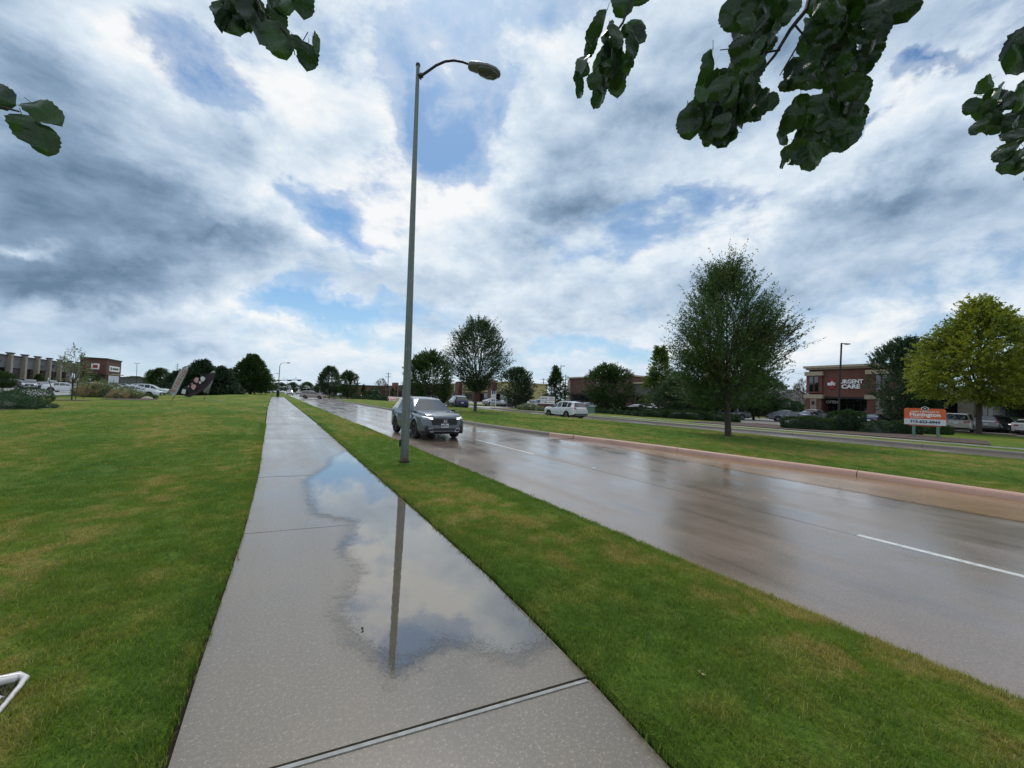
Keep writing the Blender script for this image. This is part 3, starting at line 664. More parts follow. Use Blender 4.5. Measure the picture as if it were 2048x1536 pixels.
P2, S2 = grass_points(-3, 60, lambda u: pad_edge_right(u)+.075, lambda u: ROAD_V0-.05, lawn_verge_z, dens)
P3, S3 = grass_points(-8, 46, lambda u: kerb_v(u)+.2, lambda u: MED_V1, lawn_med_z, dens)
_rv = lambda u: ROAD_V0+.01
# denser fringe hanging over the cut edges
for (f, zf, sgn) in ((pad_edge_left, lawn_left_z, -1), (pad_edge_right, lawn_verge_z, 1), (_rv, lawn_verge_z, -1)):
    for k in range(2600):
        u = -1+22*random.random()**1.8; v = f(u)+sgn*random.uniform(.06 if sgn*0 == 0 and f is not _rv else .02, .11); P2.append(RV(u, v, zf(u, v)-.008)); S2.append(random.uniform(.5, .85)*(1+u*.03))
scatter('lawn_grass', P1, S1, TUFTS); scatter('verge_grass', P2, S2, TUFTS); scatter('median_grass', P3, S3, TUFTS)
print('tufts', len(P1), len(P2), len(P3))
# fallen leaves
lf = pbr('dry_leaf', (.42, .34, .18), .6, var=.3, vscale=40)
for (px, py, s_, lab) in ((1403, 1353, .05, 'curled tan leaf lying on the verge grass'), (724, 1260, .028, 'tiny dark leaf on the edge of the sidewalk puddle'), (1222, 1137, .035, 'small dark leaf fallen on the verge near the road'), (477, 1117, .03, 'small dark leaf at the left edge of the sidewalk')):
    c = G(px, py, .03 if px in (1403, 1222) else .006); mb = MB(); a = random.uniform(0, 3)
    mb.add([(0, -s_/2, .01), (s_*.45, 0, .0), (s_*.5, s_*.1, .012), (0, s_/2, .012), (-s_*.45, 0, .006)], [(0, 1, 2, 3, 4)])
    o = mb.build('fallen_leaf', lf if px == 1403 else MT['soil'], loc=c + Vector((0, 0, .012 if px in (1403, 1222) else 0))); o.rotation_euler = (.3, .2, a); tag(o, lab, 'leaf')
# ------------------------------------------------------------------ trees and shrubs
def unit(v): return v/np.maximum(1e-9, np.linalg.norm(v, axis=-1, keepdims=True))
def leaves_np(centers, dirs, size, r, width=.5, droop=.25):
    """pointed two-triangle leaves folded along the midrib"""
    n = len(centers); a = unit(dirs + r.normal(0, .55, (n, 3)) + np.array([0, 0, -droop])); b = unit(np.cross(a, r.normal(0, 1, (n, 3))))
    L = size*r.uniform(.6, 1.3, (n, 1)); W = L*width
    c = centers
    V = np.stack([c, c+a*L*.45+b*W*.5, c+a*L, c+a*L*.45-b*W*.5], 1).reshape(-1, 3)
    F = np.arange(n*4).reshape(n, 4); t = np.repeat(r.uniform(0, 1, n), 4)
    return V, F, t
def tubes_np(p0, p1, r0, r1, sides=3):
    n = len(p0); d = unit(p1-p0); a = unit(np.cross(d, np.array([.31, .17, .93]))); b = np.cross(d, a); V = []; 
    rings = []
    for P, rr in ((p0, r0), (p1, r1)):
        for k in range(sides):
            th = 2*math.pi*k/sides; rings.append(P+(a*math.cos(th)+b*math.sin(th))*np.asarray(rr).reshape(-1, 1))
    V = np.stack(rings, 1).reshape(-1, 3); base = np.arange(n)[:, None]*2*sides; F = []
    for k in range(sides):
        F.append(base+np.array([k, (k+1) % sides, sides+(k+1) % sides, sides+k]))
    return V, np.concatenate(F, 0)
def tree_meshes(name, seed, H, trunk_h, prof, nshoot, nleaf, lsize, leafmat, up=.6, shoot=(.5, 1.1), trunk_r=.14, width=.5, inner=.25, lean=(0, 0), limbs=11, whips=0, droop=.25, gap=0.0, lobes=0):
    """prof: list of (height fraction, radius). returns meshes: trunk, limbs, crown"""
    r = np.random.default_rng(seed); hs = np.array([p[0] for p in prof]); rs = np.array([p[1] for p in prof])
    R0 = rs.max()
    rad = lambda t: np.interp(t, hs, rs)
    ph = r.uniform(0, 6.28, 6)
    def wob(a, t): return 1+.19*np.sin(a*2+ph[0]+t*4)+.15*np.sin(a*3+ph[1]-t*7)+.11*np.sin(a*5+ph[2]+t*11)
    tm = MB(); top = Vector((lean[0], lean[1], trunk_h))
    tm.tube([(0, 0, -.15), (lean[0]*.1, lean[1]*.1, .05), (lean[0]*.45, lean[1]*.45, trunk_h*.5), top, (lean[0]*1.2, lean[1]*1.2, trunk_h+.25*(H-trunk_h))], [trunk_r*1.5, trunk_r*1.15, trunk_r, trunk_r*.85, trunk_r*.4], n=10)
    lm = MB(); tips = []
    for i in range(limbs):
        a = 6.283*i/limbs+r.uniform(-.3, .3); t = r.uniform(.30, .95); q = rad(t)*.72*r.uniform(.35, 1)
        e = Vector((math.cos(a)*q+lean[0], math.sin(a)*q+lean[1], trunk_h+(H-trunk_h)*t*.92)); s0 = top+Vector((0, 0, r.uniform(-.15, .22)*(H-trunk_h)*.5))
        mid = s0.lerp(e, .45)+Vector((math.cos(a)*q*.12, math.sin(a)*q*.12, -.04*(e-s0).length))
        lm.tube([s0, mid, e], [trunk_r*.50, trunk_r*.30, trunk_r*.08], n=6); tips.append(e)
        for k in range(3):
            f = r.uniform(.3, .9); b0 = mid.lerp(e, f); a2 = a+r.normal(0, .7); q2 = r.uniform(.35, .8)*q
            e2 = b0+Vector((math.cos(a2)*q2*.7, math.sin(a2)*q2*.7, q2*.6)); lm.tube([b0, b0.lerp(e2, .5)+Vector((0, 0, -.05)), e2], [trunk_r*.16, trunk_r*.1, trunk_r*.04], n=4)
    # shoots
    n = nshoot; t = r.uniform(0, 1, n); a = r.uniform(0, 6.283, n); q = np.where(r.uniform(0, 1, n) < inner, r.uniform(.1, .7, n), np.sqrt(r.uniform(.38, 1, n)))
    if lobes:   # gather growth round a few boughs, leaving bays between them
        la = r.uniform(0, 6.283, lobes); lt = r.uniform(.05, .95, lobes); pick = r.integers(0, lobes, n); m = r.uniform(0, 1, n) < .72
        a = np.where(m, la[pick]+r.normal(0, .38, n), a); t = np.where(m, np.clip(lt[pick]+r.normal(0, .085, n), 0, 1), t)
    rr = rad(t)*q*wob(a, t)*.88
    C = np.stack([np.cos(a)*rr+lean[0], np.sin(a)*rr+lean[1], trunk_h*.92+(H-trunk_h*.92)*t*.95], 1)
    out = np.stack([np.cos(a), np.sin(a), (t-.35)*1.3], 1)
    D = unit(out*(.35+q[:, None]*.8) + np.array([0, 0, up]) + r.normal(0, .28, (n, 3)))
    L = r.uniform(shoot[0], shoot[1], n)[:, None]
    if whips:
        w = r.choice(n, whips, replace=False); L[w] *= 1.55
    E = C+D*L; ts = r.uniform(.0, 1.0, (n, nleaf)); P = C[:, None, :]+D[:, None, :]*L[:, None, :]*ts[:, :, None]
    P = P + np.array([0, 0, 1])*(-.10*(ts**2)*L*(1-up))[:, :, None]
    P = P.reshape(-1, 3) + r.normal(0, .035, (n*nleaf, 3)); DD = np.repeat(D, nleaf, 0)
    V, F, tt = leaves_np(P, DD, lsize, r, width, droop)
    cm = np_mesh(name+'_crown', V, F, leafmat, tt)
    V2, F2 = tubes_np(C, E, np.full(n, trunk_r*.035+.003), np.full(n, .002))
    bm_ = np_mesh(name+'_twigs', V2, F2, MT['twig'])
    return tm.mesh(name+'_trunk', MT['bark'], 60), lm.mesh(name+'_limbs', MT['bark'], 60), bm_, cm
def plant_tree(meshes, loc, label, cat='tree', rz=0.0, sc=(1, 1, 1), group=None, name='tree'):
    t = thing(name, label, cat, loc, rz, group); t.scale = sc
    obj('trunk', meshes[0], t); obj('limbs', meshes[1], t); tw = obj('twigs', meshes[2], t); tw['kind'] = 'stuff'; cr = obj('crown', meshes[3], t); cr['kind'] = 'stuff'; return t
VASE = [(0, .25), (.12, .95), (.28, 2.6), (.42, 3.3), (.55, 3.2), (.7, 2.6), (.85, 1.7), (1, .6)]
ELM = [(0, 1.3), (.07, 2.1), (.20, 2.5), (.36, 2.75), (.52, 2.85), (.64, 2.45), (.76, 1.7), (.88, 1.15), (1, .45)]
ROUND = [(0, 1.6), (.12, 2.8), (.3, 3.6), (.5, 3.8), (.7, 3.2), (.87, 2.1), (1, .7)]
CONE = [(0, 1.4), (.1, 2.3), (.3, 2.2), (.5, 1.7), (.7, 1.15), (.85, .7), (1, .15)]
BROAD = [(0, 3.0), (.1, 4.4), (.28, 5.1), (.45, 4.6), (.62, 3.5), (.8, 2.0), (.92, 1.0), (1, .4)]
GR_M = 'young elms planted in the median'
T_main = tree_meshes('elm', 21, 8.35, 1.65, ELM, 4100, 24, .094, MT['leaf_elm'], up=.75, shoot=(.5, 1.2), trunk_r=.145, whips=420, inner=.4, lobes=24, lean=(-.05, .1))
p = G(1457, 878, .05); plant_tree(T_main, p, 'tall bushy elm with upswept shoots and rusty lower leaves, nearest tree in the grass median', rz=.6, sc=(.93, .93, 1), group=GR_M, name='elm_tree')
T_med = tree_meshes('vase_elm', 22, 9.0, 2.3, VASE, 1900, 24, .13, MT['leaf_elm2'], up=.85, shoot=(.5, 1.2), trunk_r=.15, whips=120, inner=.22)
p = G(950, 826, .05); plant_tree(T_med, p, 'slim vase-shaped tree with open airy crown and bare trunk behind the grey oncoming car', rz=.2, group=GR_M, name='elm_tree', sc=(.98, .98, 1.0))
T_rnd = tree_meshes('oak', 23, 7.6, .9, ROUND, 2300, 28, .16, MT['leaf_oak'], up=.35, shoot=(.4, .9), trunk_r=.16, lobes=26)
T_rnd2 = tree_meshes('round_oak', 24, 7.6, .9, ROUND, 2300, 28, .16, MT['leaf_elm2'], up=.45, shoot=(.4, .9), trunk_r=.15, lobes=30)
T_cone = tree_meshes('cone_tree', 25, 8.5, 1.1, CONE, 1500, 26, .16, MT['leaf_oak'], up=.3, shoot=(.35, .8), trunk_r=.13, lobes=18)
T_lime = tree_meshes('lime_tree', 26, 9.6, 1.3, CONE, 1300, 26, .18, MT['leaf_lime'], up=.25, shoot=(.5, 1.0), trunk_r=.13, lobes=16)
T_gold = tree_meshes('gold_oak', 27, 12.0, 3.4, BROAD, 2700, 26, .20, MT['leaf_yellow'], up=.15, shoot=(.7, 1.5), trunk_r=.2, lobes=34, width=.6, droop=.35, inner=.3)
T_con = tree_meshes('juniper', 28, 6.0, .3, [(0, 3.2), (.1, 3.7), (.35, 3.4), (.6, 2.5), (.85, 1.2), (1, .3)], 2600, 28, .18, MT['leaf_conifer'], up=.5, shoot=(.35, .9), trunk_r=.15, lobes=13, inner=.35)
T_rust = tree_meshes('rust_tree', 29, 7.0, 1.2, ROUND, 700, 18, .14, MT['leaf_rust'], up=.5, shoot=(.4, .9), trunk_r=.12, lobes=14)
def tree_at(m, px, Y, topy, wpx, H0, W0, label, name='tree', group=None, rz=0.0, z=0.0):
    b = at(px, 768, Y); hz = 797+.038*(px-1024)
    H = (hz-topy)*Y/FPX+CAMH-z; W = wpx*Y/FPX
    return plant_tree(m, (b.x, b.y, z), label, rz=rz, sc=(W/W0, W/W0, H/H0), group=group, name=name)
GR_R = 'shade trees along the car parks beyond the road'
tree_at(T_rnd, 860, 52, 697, 118, 7.9, 8.2, 'wide dark round tree in the median just behind the lamp post', group=GR_M, rz=1.0)
tree_at(T_rnd2, 1033, 66, 733, 84, 7.9, 8.2, 'round blue-green tree beside the price sign, left of the white monument sign', group=GR_R, rz=2.0)
tree_at(T_cone, 1111, 76, 730, 52, 8.6, 5.0, 'dark pointed tree behind the white monument sign', group=GR_R)
tree_at(T_rnd, 1218, 58, 724, 108, 7.9, 8.2, 'wide dome-shaped dark tree behind the row of clipped shrubs', group=GR_R, rz=2.6)
tree_at(T_lime, 1318, 57, 694, 74, 9.7, 5.0, 'pointed yellow-green tree rising behind darker trees', group=GR_R, rz=.5)
tree_at(T_rnd2, 1358, 49, 742, 96, 7.9, 8.2, 'low dark green tree behind the long hedge, left neighbour of the tall median elm', group=GR_R, rz=.3)
tree_at(T_rnd, 1432, 51, 742, 92, 7.9, 8.2, 'low dark tree half hidden behind the tall median elm', group=GR_R, rz=4.0)
tree_at(T_rnd, 1508, 50, 738, 112, 7.9, 8.2, 'broad dark tree behind the tall median elm with the dark sedan beneath it', group=GR_R, rz=5.0)
tree_at(T_rust, 1606, 80, 757, 44, 7.2, 7.6, 'purplish tree beside the gable roof left of the brick clinic', group=GR_R)
tree_at(T_rnd2, 1808, 42, 672, 128, 7.9, 8.2, 'full dark green tree between the brick clinic and the orange sign', group=GR_R, rz=1.4)
b = G(1958, 868, .05); t = plant_tree(T_gold, b, 'large yellow-green oak in front of the shops behind the white minivan', rz=.8, sc=(.86, .86, .985), group=GR_R, name='oak_tree')
tree_at(T_gold, 2110, 37, 640, 200, 12.4, 11.0, 'yellow-green oak cut off by the right edge of the photo', group=GR_R, rz=3.2, name='oak_tree')
GR_F = 'trees far up the road'
tree_at(T_rnd2, 660, 103, 731, 52, 7.9, 8.2, 'round leafy tree beyond the crossing minivan', group=GR_F, rz=.4)
tree_at(T_rnd, 697, 90, 739, 44, 7.9, 8.2, 'darker ragged tree with a leaning trunk right of the round one beyond the minivan', group=GR_F, rz=3.3)
tree_at(T_cone, 728, 120, 768, 16, 8.6, 5.0, 'small dark pointed tree right of the pair beyond the minivan', group=GR_F)
tree_at(T_rust, 763, 110, 756, 32, 7.2, 7.6, 'dark reddish bushy tree above the green shrub mound', group=GR_F)
far_labels = [(560, 250, 764, 30, T_rnd, 'far tree under the left end of the signal arm'), (586, 240, 764, 26, T_rnd2, 'far tree below the middle of the signal arm'), (614, 230, 763, 34, T_rnd, 'far tree at the free end of the signal arm'),
    (640, 220, 766, 24, T_rnd2, 'low far tree left of the round tree beyond the minivan'), (786, 210, 775, 18, T_cone, 'small far conifer left of the lamp post'), (545, 260, 770, 24, T_rnd, 'small far tree where the road meets the horizon')]
for px, Y, ty, w, m, lab in far_labels: tree_at(m, px, Y, ty, w, 7.9, 8.2, lab, group=GR_F, rz=px*.1)
# left of the sidewalk
GR_L = 'dark evergreens behind the banner flags'
def con(px, Y, ty, w, lab, m=T_con, h0=6.2, w0=7.4, **k): tree_at(m, px, Y, ty, w, h0, w0, lab, name='evergreen_tree', group=GR_L, **k)
con(322, 88, 735, 62, 'small ragged dark tree left of the grey feather flag', T_cone, 8.6, 5.0)
con(352, 80, 742, 50, 'low dark evergreen directly behind the grey feather flag')
con(402, 70, 720, 86, 'tallest dark evergreen behind the black banner, with a spiky top', rz=1)
con(440, 72, 733, 80, 'dark evergreen to the right of the black banner', rz=2)
con(376, 68, 748, 60, 'low spreading evergreen between the two banners', rz=4)
con(458, 75, 752, 50, 'low evergreen at the right end of the dark row', rz=3)
T_big = tree_meshes('live_oak', 31, 11.5, .9, BROAD, 3400, 28, .28, MT['leaf_oak'], up=.25, shoot=(.6, 1.3), trunk_r=.3, lobes=32, width=.6)
tree_at(T_big, 501, 108, 706, 84, 12.0, 11.2, 'big dense live oak on the rise beside the sidewalk', name='oak_tree')
tree_at(T_rnd, 524, 120, 738, 34, 7.9, 8.2, 'low dark tree against the right side of the big live oak')
tree_at(T_rnd, 6, 62, 742, 40, 7.9, 8.2, 'dark young tree in front of the strip mall at the left edge', group='trees by the left strip mall')
tree_at(T_cone, 78, 72, 747, 26, 8.6, 5.0, 'small upright tree between parked cars and the strip mall piers', group='trees by the left strip mall')
tree_at(T_rnd2, 186, 88, 748, 40, 7.9, 8.2, 'small green tree below the corner of the left brick building', group='trees by the left strip mall', rz=1)
tree_at(T_rnd, 300, 140, 738, 22, 7.9, 8.2, 'distant green tree at the end of the left car park')
tree_at(T_rnd2, 270, 200, 752, 60, 7.9, 8.2, 'distant low band of trees beyond the left car park', rz=2)
tree_at(T_rnd, 230, 210, 754, 40, 7.9, 8.2, 'distant tree between the left brick building and its car park light', rz=1)
# staked sapling
T_sap = tree_meshes('sapling', 33, 4.6, 1.25, [(0, .9), (.12, 1.35), (.3, 1.25), (.5, .8), (.75, .45), (1, .1)], 150, 13, .11, MT['leaf_shrub'], up=.25, shoot=(.25, .6), trunk_r=.045, limbs=14, lobes=7)
p = G(143, 801); sap = plant_tree(T_sap, p, 'sparse young tree held by slanting stakes near the left planting beds', rz=.4, name='sapling')
sap.scale = (1.05, 1.05, 1.0)
for i, (bx, by, tx, ty, lab) in enumerate(((110, 799, 97, 757, 'leaning left-hand support stake of the young tree'), (151, 799, 156, 758, 'upright middle support stake of the young tree'), (166, 798, 181, 758, 'leaning right-hand support stake of the young tree'))):
    a = G(bx, by); c = at(tx, ty, a.y); st = thing('stake', lab, 'stake', a, group='stakes round the young tree'); mb = MB(); mb.tube([(0, 0, -.05), c-a], .035, n=6); mb.build('post', MT['stake'], st)
    mb = MB(); mb.tube([(c-a)*.93, (c-a)*1.03], .042, n=6); mb.build('cap', MT['plate'], st)
# shrubs and hedges ----------------------------------------------------
def bush_mesh(name, seed, lx, ly, lz, n, size, mat, boxy=0.0, upright=0.0, width=.6, jitter=.06):
    r = np.random.default_rng(seed); d = unit(r.normal(0, 1, (n, 3))); d[:, 2] = np.abs(d[:, 2])
    if boxy:
        m = np.abs(d).max(1, keepdims=True); d = d/(m**boxy)/((np.abs(d)**1).sum(1, keepdims=True)**0)
    q = 1-np.abs(r.normal(0, .05, (n, 1))) ; ph = r.uniform(0, 6, 3)
    w = 1+jitter*2*np.sin(d[:, :1]*5+ph[0])+jitter*2*np.sin(d[:, 1:2]*6+ph[1])+jitter*1.5*np.sin((d[:, 2:]+d[:, :1])*8+ph[2])
    C = d*q*w*np.array([lx/2, ly/2, lz]); D = unit(d+np.array([0, 0, upright])+r.normal(0, .4, (n, 3)))
    V, F, t = leaves_np(C, D, size, r, width, 0.0)
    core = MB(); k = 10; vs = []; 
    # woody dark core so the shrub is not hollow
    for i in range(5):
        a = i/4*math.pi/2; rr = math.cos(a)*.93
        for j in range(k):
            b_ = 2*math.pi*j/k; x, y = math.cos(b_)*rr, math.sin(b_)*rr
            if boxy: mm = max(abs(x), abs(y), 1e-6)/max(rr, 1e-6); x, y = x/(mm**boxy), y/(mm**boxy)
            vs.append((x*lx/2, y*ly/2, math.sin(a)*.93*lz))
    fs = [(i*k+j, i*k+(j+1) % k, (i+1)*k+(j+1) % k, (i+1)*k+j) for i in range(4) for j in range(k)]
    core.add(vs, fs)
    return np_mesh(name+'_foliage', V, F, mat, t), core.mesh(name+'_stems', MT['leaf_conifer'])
def shrub(meshes, loc, label, cat='shrub', rz=0.0, sc=(1, 1, 1), group=None, name='shrub'):
    t = thing(name, label, cat, loc, rz, group); t.scale = sc; f = obj('foliage', meshes[0], t); f['kind'] = 'stuff'; obj('stems', meshes[1], t); return t
B_ball = bush_mesh('ball', 41, 1.5, 1.5, .85, 3200, .085, MT['leaf_hedge'])
names = ['first small clipped round shrub beside the green utility box', 'second clipped shrub from the green utility box', 'third clipped shrub from the green utility box', 'fourth clipped shrub from the green utility box', 'fifth clipped shrub from the green utility box', 'sixth clipped shrub from the green utility box', 'seventh clipped shrub from the green utility box']
for i, px in enumerate((1197, 1209, 1224, 1241, 1257, 1272, 1287)):
    Y = 54-(px-1197)*.09; b = at(px, 768, Y); shrub(B_ball, (b.x, b.y, 0), names[i], rz=i, sc=(.62+.05*(i % 3), .62, .85), group='clipped shrubs in a row beyond the far road')
B_hedge = bush_mesh('hedge', 42, 5.0, 1.4, .9, 11000, .09, MT['leaf_hedge'], boxy=.8, jitter=.02)
def hedge_line(px0, Y0, px1, Y1, h, depth, label, m=B_hedge, group=None, base=.0, l0=5.0, d0=1.4, h0=.9):
    a = at(px0, 768, Y0); c = at(px1, 768, Y1); mid = (a+c)/2; L = (c-a).length; ang = math.atan2(c.y-a.y, c.x-a.x)
    return shrub(m, (mid.x, mid.y, base), label, 'hedge', ang, (L/l0, depth/d0, h/h0), group, 'hedge')
B_long = bush_mesh('long_hedge', 43, 10.0, 1.4, .9, 17000, .10, MT['leaf_hedge'], boxy=.85, jitter=.02)
hedge_line(1292, 47, 1334, 44.5, .85, 1.3, 'rounded clipped hedge at the left end of the thick hedge row')
hedge_line(1332, 44.5, 1420, 41, .95, 1.4, 'thick clipped hedge under the low dark trees', B_long, l0=10)
hedge_line(1392, 42.5, 1480, 39.5, .8, 1.3, 'low dark hedge behind the trunk of the tall median elm', B_long, l0=10)
hedge_line(1216, 62, 1318, 54, 1.0, 1.0, 'long flat-topped hedge edging the car park behind the clipped shrubs', B_long, l0=10)
hedge_line(1320, 54, 1440, 49, 1.05, 1.0, 'flat-topped hedge edging the car park behind the dark trees', B_long, l0=10)
hedge_line(1490, 85, 1536, 80, 1.0, 1.2, 'low hedge at the foot of the pale wall', B_long, l0=10)
hedge_line(1532, 75, 1586, 70, 2.4, 1.6, 'tall dark hedge at the right end of the pale wall', B_long, l0=10)
hedge_line(1564, 31.5, 1668, 30.2, .95, 1.5, 'low loose hedge in front of the side-on dark sedan', B_hedge, base=.05)
hedge_line(1655, 31.2, 1732, 30.2, 1.5, 1.6, 'tall square clipped hedge in the mulch before the clinic', B_hedge, base=.05)
hedge_line(1722, 29.4, 1778, 29.2, .92, 1.2, 'low clipped hedge right of the square one', B_ball, base=.05, l0=1.5, d0=1.5, h0=.85)
hedge_line(1765, 29.5, 1835, 29.5, .92, 1.3, 'low clipped hedge reaching to the orange sign', B_hedge, base=.05)
hedge_line(1838, 31, 1892, 31.5, .75, 1.3, 'low dark hedge behind the posts of the orange sign', B_hedge, base=.05)
B_jun = bush_mesh('juniper_bed', 44, 8.0, 4.0, .95, 16000, .14, MT['leaf_juniper'], upright=.6, jitter=.09, width=.3)
b = at(2, 768, 24); shrub(B_jun, (b.x, b.y, 0), 'sprawling green juniper mound at the left edge of the lawn', rz=.1, sc=(.56, .6, .95), name='juniper')
b = at(-25, 768, 20.5); shrub(B_jun, (b.x, b.y, 0), 'lower bluish juniper in front of the mound at the left edge', rz=.2, sc=(.5, .5, .6), name='juniper')
b = at(66, 768, 22.5); shrub(B_jun, (b.x, b.y, 0), 'thin purplish ground juniper spilling over the mulch', rz=-.1, sc=(.30, .35, .26), name='juniper')
B_reed = bush_mesh('fountain_grass', 45, 1.8, 1.8, 1.0, 1500, .34, MT['leaf_shrub'], upright=1.3, width=.12, jitter=.1)
B_reed2 = bush_mesh('tan_grass', 46, 1.8, 1.8, 1.0, 1500, .32, MT['leaf_reed'], upright=1.3, width=.12, jitter=.1)
for i, (px, Y, s_, h_, m, lab) in enumerate(((172, 43.5, 1.1, 1.25, B_reed, 'left-most green ornamental grass clump of the bed'), (186, 42, 1.0, 1.3, B_reed2, 'tan feathery grass clump beside the left-most green one'), (202, 42.5, 1.25, 1.35, B_reed, 'tall grey-green clump in the middle of the ornamental bed'),
        (219, 42.5, 1.1, 1.2, B_reed, 'green clump right of the bed centre'), (238, 40.6, .8, .75, B_reed2, 'small rounded pinkish-tan grass clump at the bed front'), (252, 42.5, 1.15, 1.0, B_reed, 'dark green clump in front of the white sedan'), (268, 42, 1.0, .75, B_reed, 'low green clump near the right end of the bed'), (284, 42.5, .8, .4, B_jun, 'flat green plant at the right end of the ornamental bed'))):
    b = at(px, 768, Y); shrub(m, (b.x, b.y, 0), lab, cat='grass clump' if m is not B_jun else 'shrub', rz=i, sc=(s_, s_, h_) if m is not B_jun else (.3, .3, .5), group='ornamental bed by the left car park', name='grass_clump')
B_mound = bush_mesh('mound', 47, 4.5, 3.5, 2.6, 5000, .2, MT['leaf_hedge'])
b = at(750, 768, 92); shrub(B_mound, (b.x, b.y, 0), 'big green mounded shrub on the far median beyond the minivan')
for i, (px, s_, lab) in enumerate(((716, .9, 'left low shrub of the dark row at the far median tip'), (731, .8, 'second low shrub of the dark row at the far median tip'), (745, .8, 'middle low shrub of the dark row at the far median tip'), (758, .85, 'fourth low shrub of the dark row at the far median tip'), (770, .8, 'last low shrub of the dark row, beside the pale umbrella'))):
    b = at(px, 768, 86-i*2); shrub(B_ball, (b.x, b.y, 0), lab, rz=i, sc=(1.25*s_, 1.1, 1.5), group='low shrubs at the far median tip')
for i, (px, Y, s_, lab) in enumerate(((1052, 56, .6, 'scrubby plant at the left end of the red paving'), (1064, 55, .8, 'wild green shrub left of the white monument sign'), (1078, 54.5, .5, 'low scrubby plant before the monument sign'))):
    b = at(px, 768, Y); shrub(B_reed, (b.x, b.y, 0), lab, rz=i, sc=(1.3, 1.1, s_), group='scrub by the monument sign')
b = at(1582, 768, 70); shrub(B_jun, (b.x, b.y, 1.2), 'fan-like green shrub under the gable roof', rz=1, sc=(.5, .8, 2.0))
# ------------------------------------------------------------------ the tree overhead (its trunk stands on the verge behind the camera)
def mat_pearleaf():
    m, T, out = mat_new('pear_leaf'); oi = T.n.new('ShaderNodeObjectInfo'); tc = T.n.new('ShaderNodeTexCoord'); x, y, z = T.sep(tc.outputs['Object'])
    rnd = oi.outputs['Random']; n = T.noise(tc.outputs['Object'], 2.2, 4, .6)
    g = T.mix(rnd, (.010, .032, .012), (.030, .075, .016)); g = T.mix(T.mapr(n, .5, .72, 0, .6), g, (.05, .10, .02))
    vein = T.math('ADD', T.math('ABSOLUTE', x), 0.0); g = T.mix(T.mapr(vein, .0, .02, .3, 0), g, (.10, .15, .05))
    wave = T.math('SINE', T.math('MULTIPLY', T.math('SUBTRACT', y, T.math('MULTIPLY', T.math('ABSOLUTE', x), .8)), 42)); g = T.mix(T.mapr(wave, .9, 1.0, 0, .06), g, (.08, .13, .04))
    g = T.mix(T.math('MULTIPLY', T.math('GREATER_THAN', T.noise(tc.outputs['Object'], 6, 3, .6), .66), .7), g, (.10, .065, .03))
    b = T.add('ShaderNodeBsdfPrincipled', Base_Color=g, Roughness=.28); b.inputs['Specular IOR Level'].default_value = .6
    bp = T.add('ShaderNodeBump', Height=T.math('MULTIPLY', n, 2), Strength=.18, Distance=.02); T.l.new(bp.outputs[0], b.inputs['Normal'])
    tr = T.add('ShaderNodeBsdfTranslucent', Color=T.vmath('MULTIPLY', g, (1.3, 1.5, .7)))
    mx = T.n.new('ShaderNodeMixShader'); mx.inputs[0].default_value = .26; T.l.new(b.outputs[0], mx.inputs[1]); T.l.new(tr.outputs[0], mx.inputs[2]); T.l.new(mx.outputs[0], out.inputs[0]); return m
PEAR = mat_pearleaf()
def leaf_shape(seed, width=.8, curl=.25, fold=.15):
    """unit leaf: stem at origin, tip at (0,1,0); serrated rounded blade, cupped and curled"""
    r = random.Random(seed); nn = 13; V = []; F = []
    def hw(t): return width*.5*max(0.0, 1-abs(2*t**.86-1)**2.6)**.62
    rows = []
    for i in range(nn+1):
        t = i/nn; w = max(.004, hw(t))*(1+(r.uniform(-.05, .05)))*(1+(.06 if i % 2 else -.04)); y = t**1.0
        zc = -curl*(t**2)+.04*math.sin(t*9+seed)
        row = []
        for s_ in (-1, -.55, 0, .55, 1):
            x = s_*w; row.append(len(V)); V.append((x, y-abs(s_)*.06+(r.uniform(-.012, .012) if abs(s_) == 1 else 0), zc-fold*abs(s_)*w*1.6*(1 if abs(s_) < 1 else .9)+.03*math.sin(7*t+s_*2+seed)*abs(s_)))
        rows.append(row)
    for a, b in zip(rows, rows[1:]):
        for j in range(4): F.append((a[j], a[j+1], b[j+1], b[j]))
    o = len(V); V += [(-.010, -.22, .05), (.010, -.22, .05), (.012, .02, 0), (-.012, .02, 0)]; F.append((o, o+1, o+2, o+3))   # stalk
    mb = MB(); mb.add(V, F); return mb.mesh('leaf', PEAR, 180)
LEAVES = [leaf_shape(1, .78, .2, .08), leaf_shape(2, .70, .35, .2), leaf_shape(3, .88, .15, .05), leaf_shape(4, .52, .5, .6), leaf_shape(5, .80, .3, -.15), leaf_shape(6, .34, .7, .5)]
ptree = thing('pear_tree', 'broad-leaved tree overhead whose leafy twigs hang into the top of the photo', 'tree', RV(-2.6, 2.75, 0))
PT = RV(-2.6, 2.75, 0)
def pw(p): return Vector(p)-PT
mb = MB(); mb.tube([pw(RV(-2.6, 2.75, -.2)), pw(RV(-2.6, 2.75, .1)), pw(RV(-2.58, 2.73, 1.4)), pw(RV(-2.5, 2.6, 2.4)), pw(RV(-2.3, 2.3, 4.6))], [.22, .17, .14, .13, .06], n=12); mb.build('trunk', MT['bark'], ptree, smooth=60)
FORK = RV(-2.5, 2.6, 2.3)
